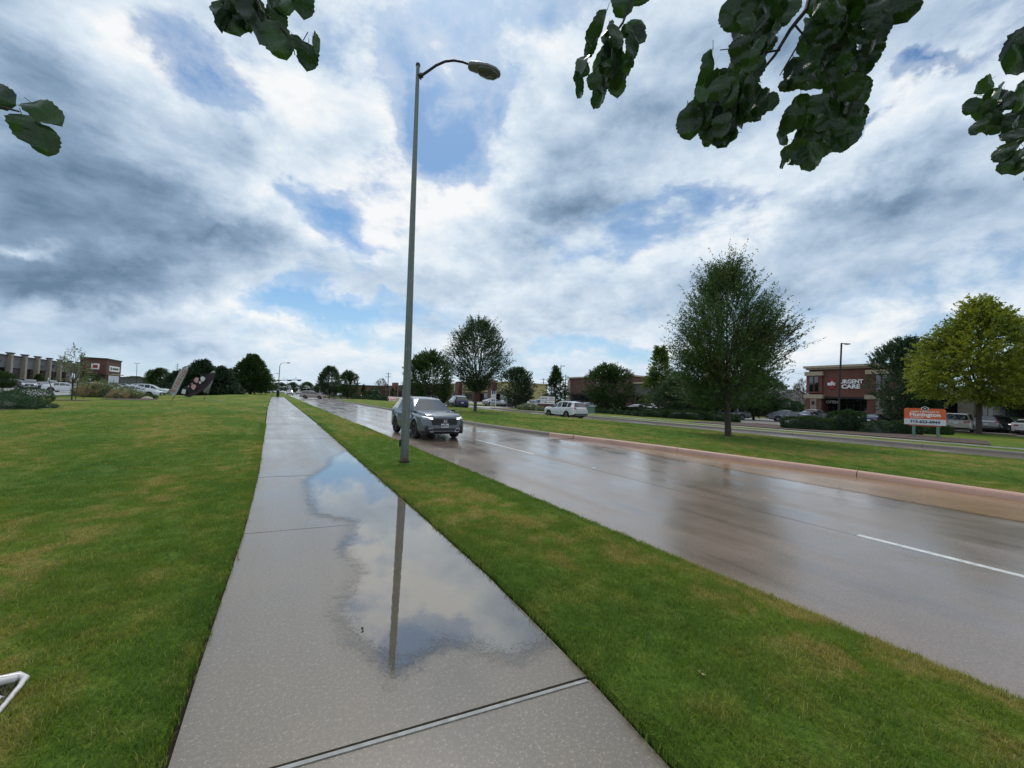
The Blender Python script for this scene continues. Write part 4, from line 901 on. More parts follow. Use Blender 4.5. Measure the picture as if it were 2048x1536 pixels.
def place_leaf(sx, sy, ex, ey, Y, kind=None, jit=.45, Y2=None):
    a = at(sx, sy, Y); b = at(ex, ey, Y if Y2 is None else Y2); ax = b-a; L = ax.length; ax.normalize()
    nrm = -raydir((sx+ex)/2, (sy+ey)/2).normalized()+Vector((random.gauss(0, jit), random.gauss(0, jit), random.gauss(0, jit))); nrm = (nrm-ax*nrm.dot(ax)).normalized()
    if nrm.z < -.15 and random.random() < .5: nrm = -nrm
    x = ax.cross(nrm).normalized(); M = Matrix.Identity(4)
    for i in range(3): M[i][0] = x[i]*L; M[i][1] = ax[i]*L; M[i][2] = nrm[i]*L; M[i][3] = (a-PT)[i]
    k = kind if kind is not None else random.choice((0, 0, 1, 2, 2, 4, 4, 3))
    o = bpy.data.objects.new('leaf', LEAVES[k]); COL.objects.link(o); o.parent = ptree; o.matrix_local = M; return o
def twig(pts, r0, r1, name='twig'):
    """pts: (px, py, Y) in view, joined to boughs above"""
    w = [pw(at(*q)) if len(q) == 3 and not isinstance(q, Vector) else pw(q) for q in pts]; n = len(w)
    mb = MB(); mb.tube(w, [r0+(r1-r0)*i/(n-1) for i in range(n)], n=6); mb.build(name, MT['twig'], ptree, smooth=60); return w
def bough(target, r1, sag=.4):
    t = Vector(target); m = FORK.lerp(t, .5)+Vector((0, 0, sag)); mb = MB()
    mb.tube([pw(FORK), pw(FORK.lerp(m, .5)+Vector((0, 0, .15))), pw(m), pw(m.lerp(t, .5)+Vector((0, 0, .1))), pw(t)], [.07, .05, .035, .02+r1*.5, r1], n=8); mb.build('bough', MT['bark'], ptree, smooth=60)
# left sprig
A = Vector((-2.0, .75, 3.05)); bough(A, .01, .9)
twig([A, at(-160, 130, .95), (0, 213, .95), (38, 223, .95)], .006, .002)
for q in ((62, 205, 114, 238), (44, 230, 60, 284), (74, 248, 94, 306), (-30, 178, 22, 202)): place_leaf(*q, .95, kind=random.choice((0, 2, 4)), jit=.3)
# sprig at upper left
A = Vector((-.85, 1.1, 3.2)); bough(A, .01, .8)
twig([A, at(480, -90, 1.2), (522, 20, 1.2), (560, 55, 1.2), (582, 75, 1.2), (590, 110, 1.2)], .006, .0015); twig([(582, 76, 1.2), (604, 85, 1.2), (616, 64, 1.2)], .002, .0012)
for q in ((452, -6, 442, 40), (446, 0, 480, 62), (470, -20, 492, 50), (488, -14, 516, 44), (462, 10, 476, 66), (500, -6, 530, 34), (518, 30, 530, 84), (536, 44, 568, 108), (546, -2, 552, 38), (572, -16, 574, 26), (604, -20, 608, 30), (585, 70, 600, 98), (626, 72, 648, 108), (617, 88, 614, 136), (540, -10, 556, 20), (556, 20, 562, 56), (505, 10, 520, 60)): place_leaf(*q, 1.2+random.uniform(-.04, .04), jit=.4)
# middle sprig
A = Vector((.42, 1.15, 3.2)); bough(A, .012, .6)
twig([A, at(1282, -80, 1.2), (1262, 0, 1.2), (1246, 45, 1.2), (1232, 64, 1.2), (1205, 120, 1.2), (1188, 142, 1.2)], .006, .0018); twig([(1190, 140, 1.2), (1192, 165, 1.2), (1198, 180, 1.2)], .002, .001)
for q in ((1240, -18, 1252, 30), (1262, 8, 1298, 4), (1262, 70, 1288, 28), (1258, 60, 1290, 92), (1270, 74, 1262, 118), (1218, 46, 1206, 82), (1214, 20, 1202, 78), (1192, 60, 1180, 100), (1226, 50, 1244, 92), (1236, 78, 1222, 140), (1210, 92, 1216, 160), (1230, 110, 1248, 150), (1252, 118, 1266, 134), (1176, 128, 1152, 152), (1172, 112, 1150, 148), (1160, 148, 1164, 193), (1186, 145, 1192, 178), (1208, 152, 1206, 208), (1232, 146, 1236, 190), (1216, 86, 1240, 140), (1242, 64, 1270, 60), (1218, 120, 1224, 172), (1200, 150, 1196, 196)): place_leaf(*q, 1.2+random.uniform(-.05, .05), jit=.5)
# big clump
A = Vector((1.15, 1.0, 3.15)); bough(A, .02, .5); A2 = Vector((1.5, 1.3, 3.3)); bough(A2, .015, .5)
twig([A, at(1640, -80, 1.15), (1612, 20, 1.15), (1580, 60, 1.15), (1550, 110, 1.15), (1500, 170, 1.15), (1440, 215, 1.15)], .009, .002)
twig([at(1640, -80, 1.15), (1628, 30, 1.12), (1596, 90, 1.12), (1560, 150, 1.1)], .006, .0015); twig([A2, at(1740, -70, 1.2), (1725, 30, 1.2), (1690, 120, 1.2), (1672, 200, 1.2), (1655, 260, 1.2), (1640, 300, 1.2)], .008, .0015); twig([(1440, 100, 1.1), (1470, 97, 1.1), (1510, 85, 1.1)], .0012, .002)
def inpoly(x, y, P):
    c = False
    for i in range(len(P)):
        x1, y1 = P[i]; x2, y2 = P[(i+1) % len(P)]
        if (y1 > y) != (y2 > y) and x < (x2-x1)*(y-y1)/(y2-y1)+x1: c = not c
    return c
def fill(P, n, ln, Y, ang=(90, 35), seed=1, jit=.5):
    rr = random.Random(seed); xs = [p[0] for p in P]; ys = [p[1] for p in P]; k = 0; pts = []; tries = 0
    while k < n and tries < 9000:
        tries += 1; x, y = rr.uniform(min(xs), max(xs)), rr.uniform(min(ys), max(ys)); L = rr.uniform(*ln)
        if not inpoly(x, y, P): continue
        a = R(rr.gauss(*ang)); ex, ey = x+math.cos(a)*L, y+math.sin(a)*L
        if not inpoly(ex, ey, P) or any(abs(x-u)+abs(y-v) < 11 for u, v in pts): continue
        pts.append((x, y)); place_leaf(x, y, ex, ey, Y+rr.uniform(-.13, .16), jit=jit); k += 1
fill([(1452, -40), (1600, -40), (1585, 20), (1562, 70), (1520, 118), (1500, 160), (1545, 175), (1562, 215), (1540, 245), (1482, 252), (1462, 292), (1422, 290), (1402, 262), (1388, 205), (1408, 160), (1440, 150), (1470, 140), (1470, 80), (1458, 30)], 130, (32, 54), 1.12, seed=3)
fill([(1640, -40), (1850, -40), (1845, 10), (1800, 40), (1765, 40), (1762, 90), (1732, 150), (1728, 205), (1712, 260), (1680, 305), (1650, 300), (1660, 240), (1648, 170), (1600, 165), (1560, 190), (1548, 160), (1610, 90), (1620, 40)], 135, (32, 54), 1.2, seed=4)
fill([(1574, 200), (1640, 170), (1660, 250), (1668, 300), (1625, 340), (1575, 340), (1560, 300), (1556, 262), (1590, 262), (1602, 240)], 34, (28, 44), 1.2, seed=5)
for q in ((1376, 216, 1378, 276), (1426, 98, 1440, 168), (1392, 200, 1400, 260), (1440, 235, 1448, 294), (1808, -14, 1816, 40), (1460, 0, 1466, 58), (1425, 225, 1470, 285), (1590, 205, 1578, 255), (1640, 290, 1612, 338), (1700, 240, 1680, 300)): place_leaf(*q, 1.08, jit=.3)
for q in (((1590, 50), (1640, 110), (1668, 190)), ((1500, 160), (1450, 190), (1400, 240)), ((1560, 100), (1500, 110), (1470, 130)), ((1690, 120), (1712, 190), (1690, 250)), ((1655, 250), (1610, 270), (1580, 300)), ((1725, 30), (1790, 20), (1812, 6)), ((1500, 170), (1490, 220), (1455, 262))):
    twig([(x, y, 1.12) for x, y in q], .003, .0012)
# right clump
A = Vector((2.2, 1.5, 3.3)); bough(A, .012, .4)
twig([A, at(2140, 60, 1.45), (2100, 140, 1.45), (2048, 190, 1.45), (2000, 205, 1.45), (1975, 200, 1.45)], .006, .0015); twig([at(2120, 120, 1.45), (2080, 240, 1.45), (2045, 300, 1.45), (2020, 320, 1.45)], .004, .0012)
fill([(1952, 190), (1985, 176), (2048, 168), (2090, 180), (2090, 300), (2030, 292), (1998, 285), (1965, 272), (1946, 266), (1942, 235)], 38, (28, 46), 1.45, ang=(110, 45), seed=6)
fill([(2000, 290), (2040, 280), (2090, 300), (2090, 350), (2020, 352), (2002, 325)], 9, (30, 44), 1.45, ang=(120, 40), seed=7)
for q in ((1984, 158, 1958, 182), (1952, 196, 1936, 226), (1960, 240, 1950, 268), (2052, 50, 2026, 98), (2060, 80, 2030, 142), (2070, 50, 2050, 130), (2012, 288, 1998, 322), (2030, 312, 2010, 346)): place_leaf(*q, 1.4, jit=.3)
# crown above and behind the camera, out of the photograph but shading the near ground
r = np.random.default_rng(99); n = 9000
C = np.stack([r.normal(1.2, 1.9, n), r.normal(-1.6, 1.6, n), r.normal(5.2, 1.1, n)], 1)
dxy = C; dep = dxy[:, 1]*_fw.y+(dxy[:, 2]-CAMH)*_fw.z; up_ = dxy[:, 0]*_up.x+dxy[:, 1]*_up.y+(dxy[:, 2]-CAMH)*_up.z
keep = (dep < .1) | (up_/np.maximum(dep, .1) > 1.22); C = C[keep & (C[:, 2] > 2.9)]
V, F, tt = leaves_np(C, r.normal(0, 1, (len(C), 3)), .085, r, .75)
cm = np_mesh('upper_crown', V, F, mat_leaf('leaf_pear_far', (.015, .045, .012), (.04, .09, .018), (.03, .07, .015)), tt)
o = obj('crown', cm, ptree, loc=-PT); o['kind'] = 'stuff'
for k in range(7):
    e = Vector((random.uniform(-1.5, 3.8), random.uniform(-3.5, .4), random.uniform(4, 6))); bough(e, .012, .3)
# ------------------------------------------------------------------ vehicles
from mathutils.bvhtree import BVHTree
PAINT = dict(grey=paint('paint_grey', (.105, .125, .145), .5), white=paint('paint_white', (.62, .64, .66), .1), black=paint('paint_black', (.015, .016, .019), .4), navy=paint('paint_navy', (.018, .032, .085), .5),
    silver=paint('paint_silver', (.36, .37, .39), .6), beige=paint('paint_beige', (.30, .235, .20), .5), red=paint('paint_red', (.22, .02, .02), .4), gun=paint('paint_gunmetal', (.06, .065, .075), .5), pearl=paint('paint_pearl', (.50, .45, .43), .3))
# station: y, sill z, belt z, top z, half width at belt, half width of top edge
SPEC = {
 'suv': dict(L=2.35, ax=(1.40, -1.30), R=.36, sill=.27, st=[(2.35, .34, .72, .84, .60, .50), (2.32, .27, .80, .93, .76, .60), (2.22, .24, .86, 1.00, .86, .68), (2.0, .24, .92, 1.06, .915, .74), (1.4, .25, .97, 1.11, .93, .78), (1.02, .25, 1.0, 1.13, .93, .80), (.28, .25, 1.03, 1.58, .93, .60), (.05, .25, 1.035, 1.645, .93, .615), (-.5, .25, 1.045, 1.685, .93, .625), (-1.2, .25, 1.06, 1.675, .925, .61), (-1.85, .28, 1.10, 1.60, .90, .575), (-2.02, .30, 1.11, 1.56, .88, .56), (-2.24, .34, 1.12, 1.15, .84, .74), (-2.33, .36, 1.0, 1.07, .80, .70), (-2.36, .42, .85, .95, .74, .62)],
     ws=(1.02, .28), rw=(-2.02, -2.24), side=[(.20, -.42), (-.50, -1.22), (-1.30, -1.78)]),
 'sedan': dict(L=2.4, ax=(1.42, -1.38), R=.33, sill=.22, st=[(2.40, .30, .60, .68, .56, .45), (2.36, .24, .66, .74, .74, .60), (2.22, .20, .72, .81, .84, .70), (1.9, .20, .78, .89, .88, .74), (1.42, .21, .83, .96, .90, .76), (.95, .21, .88, 1.0, .905, .78), (.05, .21, .91, 1.36, .905, .56), (-.2, .21, .915, 1.42, .905, .57), (-.7, .21, .925, 1.44, .90, .575), (-1.15, .22, .94, 1.38, .895, .555), (-1.35, .23, .95, 1.32, .89, .55), (-1.95, .25, .97, 1.07, .87, .70), (-2.2, .28, .96, 1.04, .84, .70), (-2.36, .32, .88, .97, .78, .64), (-2.40, .38, .74, .84, .70, .56)],
     ws=(.95, .05), rw=(-1.35, -1.95), side=[(.02, -.55), (-.62, -1.18)]),
 'minivan': dict(L=2.55, ax=(1.55, -1.45), R=.34, sill=.23, st=[(2.55, .32, .66, .76, .60, .50), (2.50, .25, .74, .86, .78, .62), (2.35, .22, .82, .95, .88, .70), (2.0, .22, .90, 1.04, .94, .78), (1.55, .23, .97, 1.13, .96, .80), (1.28, .23, 1.0, 1.17, .96, .82), (.35, .23, 1.04, 1.64, .96, .66), (.1, .23, 1.045, 1.70, .96, .675), (-.6, .23, 1.05, 1.74, .96, .68), (-1.6, .24, 1.06, 1.73, .95, .675), (-2.2, .26, 1.08, 1.68, .93, .65), (-2.36, .28, 1.08, 1.62, .92, .64), (-2.48, .32, 1.06, 1.10, .90, .80), (-2.53, .34, .92, 1.0, .86, .76), (-2.55, .38, .80, .88, .80, .68)],
     ws=(1.28, .35), rw=(-2.36, -2.48), side=[(.30, -.35), (-.43, -1.25), (-1.33, -2.12)]),
 'pickup': dict(L=2.85, ax=(1.85, -1.80), R=.39, sill=.34, st=[(2.85, .42, .86, .98, .76, .62), (2.80, .36, .94, 1.08, .88, .70), (2.6, .34, 1.0, 1.14, .96, .76), (1.85, .34, 1.06, 1.19, .98, .80), (1.45, .34, 1.08, 1.20, .98, .82), (.75, .34, 1.10, 1.76, .97, .66), (.5, .34, 1.11, 1.83, .97, .67), (-.2, .34, 1.12, 1.86, .97, .67), (-.62, .34, 1.12, 1.82, .97, .66), (-.78, .34, 1.12, 1.15, .97, .84), (-1.8, .36, 1.12, 1.14, .97, .86), (-2.7, .40, 1.12, 1.13, .96, .86), (-2.82, .46, 1.05, 1.10, .93, .84), (-2.85, .52, .8, .9, .9, .8)],
     ws=(1.45, .75), rw=(-.62, -.78), side=[(.70, .10), (.02, -.55)]),
}
def car_shell(kind):
    S_ = SPEC[kind]; st = S_['st']; ys = [s[0] for s in st]
    extra = [y for ab in S_['side'] for y in ab]
    for a in S_['ax']:
        for k in range(-7, 8): extra.append(a+k*.062)
    a = sorted(set([round(y, 3) for y in ys+extra if ys[-1] <= y <= ys[0]]), reverse=True); yy = [a[0]]
    for y in a[1:]:
        if yy[-1]-y > .012 or y in ys or y in extra: yy.append(y)
    col = lambda k: np.interp(yy, ys[::-1], [s[k] for s in st][::-1])
    zl, zb, zt, wb, wt = (col(k) for k in range(1, 6)); V = []; n = 0
    Ra = S_['R']+.075
    rows = 11
    for i, y in enumerate(yy):
        arch = 0
        for a in S_['ax']:
            if abs(y-a) < Ra: arch = max(arch, math.sqrt(Ra*Ra-(y-a)**2)+S_['R']-.02)
        z0 = max(zl[i], arch); cab = zt[i]-zb[i]; ed = .055 if cab > .3 else .02
        z1 = max(z0+.02, zl[i]+.12); z2 = max(z1+.02, zl[i]+(zb[i]-zl[i])*.55); z3 = max(z2+.02, zb[i]-.05)
        ff = .045 if cab > .3 else .012
        lean = (wb[i]-wt[i])
        pr = [(wb[i]-.13, z0+.0), (wb[i]-.015, z0), (wb[i]+.012, z1), (wb[i]+.004, z2), (wb[i]-.012, z3), (wb[i]-.035 if cab > .3 else wb[i]-.06, zb[i]),
              (wb[i]-.045-lean*.06 if cab > .3 else wb[i]-.09, zb[i]+ff*.8), (wt[i]+(.045 if cab > .3 else .03), zt[i]-ed-(.05 if cab > .3 else .0)), (wt[i], zt[i]-ed*.6), (wt[i]*.62, zt[i]-.008), (0, zt[i])]
        full = [(-w, z) for w, z in pr] + [(w, z) for w, z in pr[:-1][::-1]]
        n = len(full)
        for w, z in full: V.append((w, y, z))
    F = []; K = []
    for i in range(len(yy)-1):
        ym = (yy[i]+yy[i+1])/2
        for j in range(n-1):
            F.append((i*n+j, i*n+j+1, (i+1)*n+j+1, (i+1)*n+j)[::-1])
            jj = j if j < n//2 else n-2-j     # 0..9 rows from sill to centre
            k = 'body'
            if jj in (8, 9) and S_['ws'][1] < ym < S_['ws'][0]: k = 'windshield'
            elif jj in (8, 9) and S_['rw'][1] < ym < S_['rw'][0]: k = 'rear_window'
            elif jj == 6 and S_['ws'][1] < ym < S_['ws'][0]-.22: k = 'quarter_window%d' % (0 if j < n//2 else 1)
            elif jj == 6:
                for q, (a, b) in enumerate(S_['side']):
                    if b < ym < a: k = 'side_window%d%d' % (q, 0 if j < n//2 else 1)
            elif jj in (0, 1): k = 'sill' 
            K.append(k)
    m = len(yy)
    F.append(tuple(range(n))[::-1]) ; K.append('body'); F.append(tuple((m-1)*n+j for j in range(n))); K.append('body')
    # shape the nose and tail in plan: pull the outer rows back
    return V, F, K, yy, n
def submesh(name, V, F, mats, smooth=35):
    used = sorted({i for f in F for i in f}); mp = {k: i for i, k in enumerate(used)}
    mb = MB(); mb.add([V[i] for i in used], [tuple(mp[i] for i in f) for f in F]); return mb.mesh(name, mats, smooth)
def wheel_meshes(Rr, dark=False, spokes=5):
    w = .11
    ty = MB(); ty.lathe([(Rr*.66, -w), (Rr*.93, -w), (Rr, -w*.7), (Rr, w*.7), (Rr*.93, w), (Rr*.66, w)], axis='x', n=28)
    rm = MB(); rm.lathe([(Rr*.68, -w*.2), (Rr*.68, w*.92), (Rr*.63, w*.9), (Rr*.60, w*.35), (0, w*.3)], axis='x', n=24, mi=1)
    for k in range(spokes):
        a = 2*math.pi*k/spokes
        for s_ in (-.16, .16):
            y0, z0 = math.cos(a+s_*1.2)*Rr*.12, math.sin(a+s_*1.2)*Rr*.12; y1, z1 = math.cos(a+s_)*Rr*.62, math.sin(a+s_)*Rr*.62
            rm.tube([(w*.62, y0, z0), (w*.78, y1, z1)], [Rr*.055, Rr*.042], n=4)
    rm.lathe([(Rr*.66, w*.88), (Rr*.70, w*.94), (Rr*.66, w*.98), (Rr*.62, w*.9)], axis='x', n=24)
    rm.lathe([(Rr*.15, w*.5), (Rr*.15, w*.85), (0, w*.86)], axis='x', n=10)
    return ty.mesh('tyre', MT['rubber'], 40), rm.mesh('rim', [MT['rim'], MT['rim_dark']], 35)
CARLIB = {}
def car_parts(kind):
    if kind in CARLIB: return CARLIB[kind]
    V, F, K, yy, n = car_shell(kind); S_ = SPEC[kind]; P = []
    groups = {}
    for f, k in zip(F, K): groups.setdefault(k, []).append(f)
    P.append(('body', submesh('body', V, groups['body'], PAINT['grey'])))
    P.append(('sill_trim', submesh('sill_trim', V, groups['sill'], MT['plastic'] if kind in ('suv', 'pickup') else PAINT['grey'])))
    for k in sorted(groups):
        if k in ('windshield', 'rear_window') or k.startswith('side_window') or k.startswith('quarter'): P.append((k if not (k.startswith('side') or k.startswith('quarter')) else ('side_window' if k.startswith('side') else 'quarter_window'), submesh(k, V, groups[k], MT['glass'])))
    bvh = BVHTree.FromPolygons([Vector(v) for v in V], F); L = S_['L']; R_ = S_['R']
    ub = MB(); ub.box((0, 0, .40), (1.25, 2*L-.5, .36))
    for a in S_['ax']:
        ub.box((0, a, R_+.12), (1.42, 2*R_+.16, 2*R_*.62))
    P.append(('underbody', ub.mesh('underbody', MT['plastic'])))
    def patch(pts, side, mat, nx=6, ny=2, off=.008, name='patch', mb=None):
        """pts: four corners (a,b) -> front/rear: (x,z); side faces: (y,z)"""
        vs = []; (a0, b0), (a1, b1), (a2, b2), (a3, b3) = pts
        for i in range(nx+1):
            for j in range(ny+1):
                s, t = i/nx, j/ny; a = (a0*(1-s)+a1*s)*(1-t)+(a3*(1-s)+a2*s)*t; b = (b0*(1-s)+b1*s)*(1-t)+(b3*(1-s)+b2*s)*t
                if side in ('front', 'rear'):
                    sg = 1 if side == 'front' else -1; h = bvh.ray_cast(Vector((a, sg*6, b)), Vector((0, -sg, 0))); q = h[0] if h[0] is not None else Vector((a, sg*L*.96, b)); vs.append((q.x, q.y+sg*off, q.z))
                else:
                    sg = 1 if side == 'right' else -1; h = bvh.ray_cast(Vector((sg*3, a, b)), Vector((-sg, 0, 0))); q = h[0] if h[0] is not None else Vector((sg*.9, a, b)); vs.append((q.x+sg*off, q.y, q.z))
        fs = [(i*(ny+1)+j, (i+1)*(ny+1)+j, (i+1)*(ny+1)+j+1, i*(ny+1)+j+1) for i in range(nx) for j in range(ny)]
        o = MB() if mb is None else mb; o.add(vs, fs)
        # rim thickness
        border = [i*(ny+1) for i in range(nx+1)]+[nx*(ny+1)+j for j in range(1, ny+1)]+[i*(ny+1)+ny for i in range(nx-1, -1, -1)]+[j for j in range(ny-1, 0, -1)]
        dv = Vector((0, -1, 0)) if side == 'front' else Vector((0, 1, 0)) if side == 'rear' else Vector((-1, 0, 0)) if side == 'right' else Vector((1, 0, 0))
        vv = []; k = len(border)
        for b in border: vv += [vs[b], tuple(Vector(vs[b])+dv*.03)]
        o.add(vv, [(2*i, 2*((i+1) % k), 2*((i+1) % k)+1, 2*i+1) for i in range(k)])
        if mb is None: P.append((name, o.mesh(name, mat, 30)))
        return o
    st0 = S_['st'][0]; zb = S_['st'][3][2]
    if kind == 'suv':
        patch([(-.50, .60), (.50, .60), (.60, .86), (-.60, .86)], 'front', MT['plastic'], name='grille', off=.022, nx=10, ny=3)
        g = MB()
        for z in (.66, .72, .78, .84): patch([(-.5, z), (.5, z), (.5, z+.014), (-.5, z+.014)], 'front', None, off=.03, nx=10, ny=1, mb=g)
        P.append(('grille_bars', g.mesh('grille_bars', MT['rim_dark'])))
        e = MB(); y0 = L+.028
        for sx in (-1, 1): e.box((sx*.045, y0+.012, .745), (.022, .02, .11), 0)
        e.box((0, y0+.012, .745), (.09, .02, .022)); e.tube([(-.085, y0+.01, .70), (-.095, y0+.01, .80), (.095, y0+.01, .80), (.085, y0+.01, .70), (-.085, y0+.01, .70)], .008, n=6); P.append(('emblem', e.mesh('emblem', MT['chrome'], 30)))
        patch([(-.62, .30), (.62, .30), (.58, .47), (-.58, .47)], 'front', MT['plastic'], name='air_intake', off=.012, nx=10, ny=2)
        for s_ in (-1, 1):
            patch([(s_*.52, .80), (s_*.84, .86), (s_*.84, .925), (s_*.50, .885)], 'front', MT['lens'], name='headlight', off=.02, nx=6, ny=2)
            patch([(s_*.50, .868), (s_*.84, .912), (s_*.84, .93), (s_*.50, .888)], 'front', MT['lamp_on'], name='running_light', off=.028, nx=6, ny=1)
            patch([(s_*.50, .815), (s_*.66, .84), (s_*.66, .865), (s_*.50, .845)], 'front', MT['lamp_on'], name='running_light', off=.028, nx=3, ny=1)
            f = MB()
            q = [(s_*.44, .33), (s_*.58, .33), (s_*.66, .455), (s_*.50, .455)]
            pts = []
            for (x, z) in q+[q[0]]:
                h = bvh.ray_cast(Vector((x, 6, z)), Vector((0, -1, 0)))[0]; pts.append((x, (h.y if h is not None else L-.03)+.03, z))
            f.tube(pts, .011, n=6); P.append(('fog_lamp_trim', f.mesh('fog_lamp_trim', MT['chrome'], 40)))
            patch([(s_*2.0 if False else s_*.70, .33), (s_*.80, .36), (s_*.80, .52), (s_*.68, .58)], 'front', MT['plastic'], name='bumper_corner', off=.012, nx=2, ny=3)
    else:
        z = st0[2]-.02
        patch([(-.42, z-.18), (.42, z-.18), (.50, z), (-.50, z)], 'front', MT['plastic'], name='grille', off=.014, nx=8)
        patch([(-.6, st0[1]+.02), (.6, st0[1]+.02), (.55, st0[1]+.12), (-.55, st0[1]+.12)], 'front', MT['plastic'], name='air_intake', off=.012, nx=8)
        for s_ in (-1, 1): patch([(s_*.50, z-.08), (s_*.80, z-.02), (s_*.80, z+.08), (s_*.52, z+.03)], 'front', MT['lens'], name='headlight', off=.012, nx=5)
    # rear
    sr = S_['st'][-2]; zr = sr[2]
    for s_ in (-1, 1):
        if kind == 'suv':
            patch([(s_*.56, .92), (s_*.82, .95), (s_*.80, 1.13), (s_*.70, 1.12)], 'rear', MT['red_lens'], name='taillight', off=.014, nx=4, ny=3)
            patch([(s_*.66, 1.12), (s_*.77, 1.12), (s_*.60, 1.50), (s_*.56, 1.50)], 'rear', MT['red_lens'], name='upper_taillight', off=.012, nx=2, ny=4)
        elif kind == 'minivan': patch([(s_*.46, .84), (s_*.86, .86), (s_*.86, 1.0), (s_*.50, .99)], 'rear', MT['red_lens'], name='taillight', off=.014, nx=5, ny=2)
        elif kind == 'pickup': patch([(s_*.78, .72), (s_*.92, .72), (s_*.92, 1.06), (s_*.78, 1.06)], 'rear', MT['red_lens'], name='taillight', off=.014, nx=2, ny=3)
        else: patch([(s_*.40, zr-.14), (s_*.80, zr-.10), (s_*.80, zr+.02), (s_*.44, zr)], 'rear', MT['red_lens'], name='taillight', off=.012, nx=5, ny=2)
    patch([(-.82, sr[1]+.0), (.82, sr[1]+.0), (.80, sr[1]+.20), (-.80, sr[1]+.20)], 'rear', MT['plastic'] if kind in ('suv', 'pickup') else PAINT['grey'], name='rear_bumper', off=.03, nx=10, ny=2)
    for sd in ('front', 'rear'):
        zp = (.50 if kind == 'suv' else st0[2]-.28) if sd == 'front' else (.72 if kind != 'sedan' else .62)
        mb = patch([(-.155, zp), (.155, zp), (.155, zp+.155), (-.155, zp+.155)], sd, MT['plate'], name='license_plate', off=.045 if sd == 'front' else .03, nx=1, ny=1)
    for s_, sd in ((-1, 'left'), (1, 'right')):
        m = MB(); ym = S_['ws'][0]-.28; zm = S_['st'][5][2]+.10; x = s_*(S_['st'][5][4]+.10)
        m.lathe([(0, -.02), (.06, 0), (.085, .05), (.08, .15), (.05, .17), (0, .172)], (0, 0, 0), axis='x', n=12)
        m.v = [(x+s_*(a-.06), ym+b*.8, zm+c*.85) for a, b, c in m.v]; m.box((s_*(S_['st'][5][4]-.0), ym, zm-.05), (.16, .05, .03)); P.append(('mirror', m.mesh('mirror', MT['plastic'] if kind == 'suv' else PAINT['grey'], 50)))
        for (a, b) in S_['side'][:2]:
            h = MB(); yh = b+.10; patch([(yh-.10, S_['st'][7][2]-.15), (yh+.10, S_['st'][7][2]-.15), (yh+.10, S_['st'][7][2]-.118), (yh-.10, S_['st'][7][2]-.118)], sd, MT['chrome'] if kind != 'suv' else PAINT['grey'], name='door_handle', off=.028, nx=2, ny=1)
        d = MB()
        for (a, b) in S_['side'][:2]: patch([(b-.045, S_['sill']+.12), (b-.035, S_['sill']+.12), (b-.035, S_['st'][7][2]-.06), (b-.045, S_['st'][7][2]-.06)], sd, None, off=.002, nx=1, ny=5, mb=d)
        P.append(('door_seam', d.mesh('door_seam', MT['plastic'])))
    if kind in ('suv', 'minivan'):
        for s_ in (-1, 1):
            m = MB(); m.tube([(s_*.60, .0, 1.62), (s_*.60, -.1, 1.70), (s_*.61, -.6, 1.74), (s_*.60, -1.5, 1.71), (s_*.58, -1.65, 1.64)], .016, n=6)
            if kind == 'minivan': m.v = [(a*1.06, b, c+.05) for a, b, c in m.v]
            P.append(('roof_rail', m.mesh('roof_rail', MT['plastic'] if kind == 'suv' else MT['chrome'], 50)))
        CARLIB['x'] = 1
    ty, rm = wheel_meshes(R_, spokes=5 if kind != 'sedan' else 6)
    CARLIB[kind] = (P, ty, rm); return CARLIB[kind]
def place_car(kind, col, loc, head, label, group=None, detail=True, name=None, cat=None, rimcol=None, sc=1.0, z=0.0):
    """head: compass-like azimuth of travel in degrees (0 = +Y, clockwise)"""
    P, ty, rm = car_parts(kind); nm = name or {'suv': 'suv', 'sedan': 'sedan', 'minivan': 'minivan', 'pickup': 'pickup_truck'}[kind]
    cat = cat or {'suv': 'car', 'sedan': 'car', 'minivan': 'minivan', 'pickup': 'pickup'}[kind]
    t = thing(nm, label, cat, (loc[0], loc[1], z), -R(head), group); t.scale = (sc,)*3
    def repaint(o):
        for sl in o.material_slots:
            if sl.material == PAINT['grey'] and col != 'grey': sl.link = 'OBJECT'; sl.material = PAINT[col]
    S_ = SPEC[kind]; w = S_['st'][4][4]
    if detail:
        for n_, me in P: repaint(obj(n_, me, t))
        for a in S_['ax']:
            for s_ in (-1, 1):
                q = obj('wheel', None, t, (s_*(w-.10), a, S_['R'])); q.rotation_euler = (random.uniform(0, 1), 0, math.pi if s_ < 0 else 0)
                obj('tyre', ty, q); ro = obj('rim', rm, q)
    else:
        key = (kind, 'one')
        if key not in CARLIB:
            mb = MB(); mats = [PAINT['grey'], MT['glass'], MT['plastic'], MT['rubber'], MT['rim'], MT['red_lens'], MT['lens'], MT['chrome'], MT['plate'], MT['rim_dark'], MT['lamp_on']]
            wb = MB()
            for n_, me in P:
                if n_ in ('wheel',): continue
                mi = mats.index(me.materials[0]); mb.add([v.co[:] for v in me.vertices], [tuple(p.vertices) for p in me.polygons], mi)
            for a in S_['ax']:
                for s_ in (-1, 1):
                    for me, k in ((ty, 3), (rm, 4)): wb.add([((v.co.x*s_)+s_*(w-.10), v.co.y+a, v.co.z+S_['R']) for v in me.vertices], [tuple(p.vertices) if s_ > 0 else tuple(p.vertices)[::-1] for p in me.polygons], k)
            CARLIB[key] = (mb.mesh(nm+'_body', mats, 35), wb.mesh(nm+'_wheels', mats, 35))
        bm_, wm_ = CARLIB[key]; o = obj('body', bm_, t); o.material_slots[0].link = 'OBJECT'; o.material_slots[0].material = PAINT[col]; obj('wheels', wm_, t)
    return t
